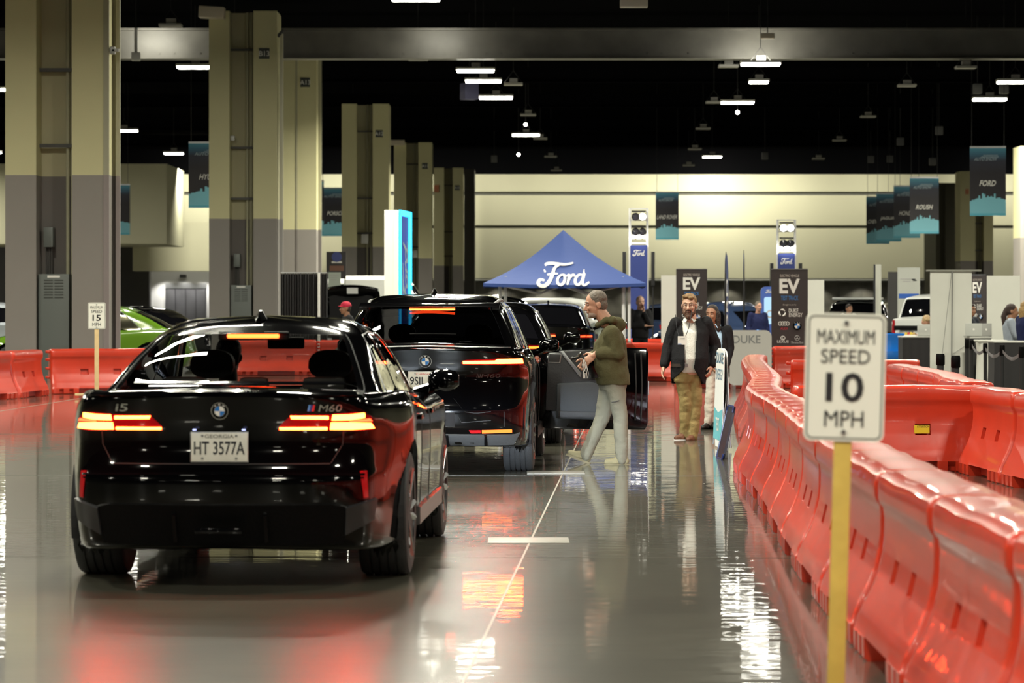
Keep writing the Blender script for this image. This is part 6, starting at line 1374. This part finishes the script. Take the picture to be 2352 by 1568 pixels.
# ---- bearded man in the blazer
d = 35.8; s = PX(d); base = Vector((at(1578, d), d, 0)); Q = lambda px, py, dy=0: Vector((at(px, d), d+dy, zz(py, d)))-base
J = dict(f=Vector((-.22, -1, 0)), hf=Vector((-.20, -1, -.06)), head=Q(1583, 701, -.03), neck=Q(1587, 732, 0), sR=Q(1553, 744, 0), sL=Q(1622, 742, .06), eR=Q(1536, 793, .02), wR=Q(1525, 838, -.06), eL=Q(1645, 793, .12), wL=Q(1634, 838, .02), hR=Q(1569, 858, 0), hL=Q(1594, 858, .03),
         kR=Q(1575, 926, -.03), kL=Q(1597, 930, .0), aR=Q(1573, 994, .0), aL=Q(1591, 997, -.04), tR=Vector((-.75, -.7, 0)), tL=Vector((-.45, -.9, 0)), curlL=.7, curlR=.5)
BM = human('person', 'bearded man with glasses in a black blazer, white shirt and khaki trousers', base, J,
      dict(skin=sk2, hair=hair_m('sandy', (.20, .115, .045)), style='side', beard=hair_m('ginger', (.085, .034, .016)), glasses=1, shirt=cloth('white', (.62, .62, .58)), collar=1, jacket=cloth('black_wool', (.012, .012, .014)), open=.085, openx=.05, hem=-.20, trousers=cloth('khaki', (.27, .205, .085)), shoes=mat('shoe_brown', (.12, .045, .02), .6), sole=white_print, belt=mat('belt_dark', (.03, .02, .015), .5), buckle=1, build=1.10, belly=.055, head=1.08, leg=1.10, neck=1.05), vox=.0065)
t = thing('name_badge', 'white name badge on a lanyard over the white shirt of the bearded man', 'badge', base+Q(1564, 781, -.28)); obj('card', M().box((0, 0, 0), (.105, .004, .10)), white_print, t); text('AUTO SHOW', .012, (0, -.004, .022), black_print, t, width=.06); obj('blue_strip', M().box((-.03, -.003, -.042), (.04, .002, .01)), blue_print, t)
obj('lanyard', M().tube([(-.04, .01, .05), (-.06, .04, .12), (-.075, .10, .30)], .004, 5).tube([(.04, .01, .05), (.075, .02, .14), (.11, .08, .30), (.12, .12, .36)], .004, 5), black_print, t)
# ---- woman behind him
d = 39; base = Vector((at(1640, d), d, 0)); Q = lambda px, py, dy=0: Vector((at(px, d), d+dy, zz(py, d)))-base
J = dict(f=Vector((-.25, -1, 0)), hf=Vector((-.45, -1, -.04)), head=Q(1635, 722, -.03), neck=Q(1642, 746, 0), sR=Q(1618, 758, 0), sL=Q(1671, 758, .05), eR=Q(1612, 800, .02), wR=Q(1632, 838, -.14), eL=Q(1677, 800, .05), wL=Q(1668, 838, -.08), hR=Q(1636, 852, 0), hL=Q(1656, 852, .02), kR=Q(1630, 915, -.03), kL=Q(1650, 917, 0), aR=Q(1626, 970, .0), aL=Q(1642, 968, .03), tR=Vector((-.5, -.9, 0)), tL=Vector((-.1, -1, 0)))
human('person', 'woman with long dark hair in a black blazer and white trousers behind the bearded man', base, J,
      dict(skin=sk3, hair=hair_m('dark_brown', (.022, .012, .008)), style='long', shirt=cloth('sky', (.36, .50, .66)), collar=1, jacket=cloth('black_wool'), open=.06, hem=-.16, trousers=cloth('ivory', (.58, .54, .47)), shoes=mat('shoe_black', (.015, .015, .015), .5), build=.86, head=.97, leg=.9), vox=.0075)
# ---- man in black by the tent
d = 68; base = Vector((at(1470, d), d, 0)); J = stand(1.80, .25, 'chin')
human('person', 'man in black with hand at his chin standing beside the tent leg', base, J, dict(skin=sk2, hair=hair_m('bald_grey', (.30, .19, .12)), style='buzz', hoodie=cloth('black', (.012, .012, .013)), trousers=cloth('black'), shoes=mat('shoe_black'), head=1.12, build=1.02, belly=.03), vox=.011)
# ---- person with a red cap
d = 58; base = Vector((at(797, d), d, 0)); human('person', 'person in a bright red cap and dark top behind the roof of the sedan', base, stand(1.66, -1.3), dict(skin=sk3, hair=hair_m('dark_brown'), style='buzz', cap=mat('cap_red', (.55, .012, .05), .7), hoodie=cloth('charcoal', (.03, .03, .032)), trousers=cloth('black'), shoes=mat('shoe_black')), vox=.012)
# ---- staff at the counters
d = 63.4; base = Vector((at(2112, d), d, 0)); J = stand(1.70, -.1, 'work', lean=.75); J['head'] = Vector((.10, -.34, zz(740, d))); J['neck'] = Vector((.06, -.20, zz(756, d))); J['hf'] = Vector((.2, -1, -.75))
for S_, x in (('L', .24), ('R', -.20)): J['s'+S_] = Vector((x+.02, -.10, zz(768, d)+.0))
J['eL'] = Vector((.33, -.25, 1.0)); J['eR'] = Vector((-.28, -.25, 1.0)); J['wL'] = Vector((.16, -.45, .98)); J['wR'] = Vector((-.14, -.45, .98)); J['hL'] += Vector((0, .3, 0)); J['hR'] += Vector((0, .3, 0))
human('person', 'blond person in a dark grey top bent over the laptop on the black draped table', base, J, dict(skin=sk1, hair=hair_m('blond', (.34, .23, .11)), style='short', hoodie=cloth('slate', (.045, .048, .055)), trousers=cloth('black'), shoes=mat('shoe_black'), head=1.15), vox=.012)
d = 57.0; base = Vector((at(2234, d), d+.4, 0)); human('person', 'person in dark clothes half hidden between the wide white banner and the narrow EV banner', base, stand(1.62, .8, 'work'), dict(skin=sk3, hair=hair_m('dark_brown'), style='short', hoodie=cloth('navy_grey', (.03, .035, .045)), trousers=cloth('black'), shoes=mat('shoe_black')), vox=.013)
d = 56; base = Vector((at(2321, d), d, 0)); human('person', 'woman with a long dark ponytail in a pale grey top by the plain white board', base, stand(1.60, 1.5, 'work'), dict(skin=sk3, hair=hair_m('auburn_dark', (.03, .013, .009)), style='pony', hoodie=cloth('pale_grey', (.33, .37, .43)), trousers=cloth('pale_grey'), shoes=mat('shoe_black'), build=.95, head=1.1), vox=.012)
d = 54.5; base = Vector((at(2354, d), d, 0)); human('person', 'person with long blond hair in a navy top, cut by the frame edge', base, stand(1.66, 1.9, 'work'), dict(skin=sk2, hair=hair_m('blond_dark', (.28, .17, .06)), style='loose', hoodie=cloth('navy', (.012, .016, .06)), trousers=cloth('navy'), shoes=mat('shoe_black')), vox=.012)
d = 73; base = Vector((at(1741, d), d, 0)); human('person', 'person in navy standing beside the kiosk with the glowing screen', base, stand(1.70, .4), dict(skin=sk1, hair=hair_m('greying'), style='buzz', hoodie=cloth('navy'), trousers=cloth('black'), shoes=mat('shoe_black')), vox=.014)
d = 86; base = Vector((at(1718, d), d, 0)); human('person', 'person with dark hair behind the parked blue-grey car near the kiosk', base, stand(1.62, -.4), dict(skin=sk3, hair=hair_m('dark_brown'), style='short', hoodie=cloth('charcoal'), trousers=cloth('black'), shoes=mat('shoe_black')), vox=.014)
d = 80; base = Vector((at(1949, d), d, 0)); human('person', 'person in a white top standing behind the top edge of the 10 mph sign', base, stand(1.64, .5), dict(skin=sk3, hair=hair_m('dark_brown'), style='short', hoodie=cloth('white'), trousers=cloth('black'), shoes=mat('shoe_black')), vox=.014)
# ---- driver and passenger of the sedan
for x, lb in ((-.33, 'driver of the black sedan, a dark silhouette seen through its rear window'), (.45, 'passenger of the black sedan, a dark silhouette seen through its rear window')):
    o = CAR1.matrix_basis @ Vector((x, 2.93, .50)); b_ = Matrix.Rotation(YAW1, 4, 'Z')
    o = Vector((-1.60, 16.62, 0))+(b_ @ Vector((x, 2.93, .50)))
    human('person', lb, o, seated(1.70, PI-.06), dict(skin=sk4, hair=hair_m('black', (.008, .007, .006)), style='short', hoodie=cloth('black'), trousers=cloth('black'), shoes=mat('shoe_black'), face=True), vox=.012)
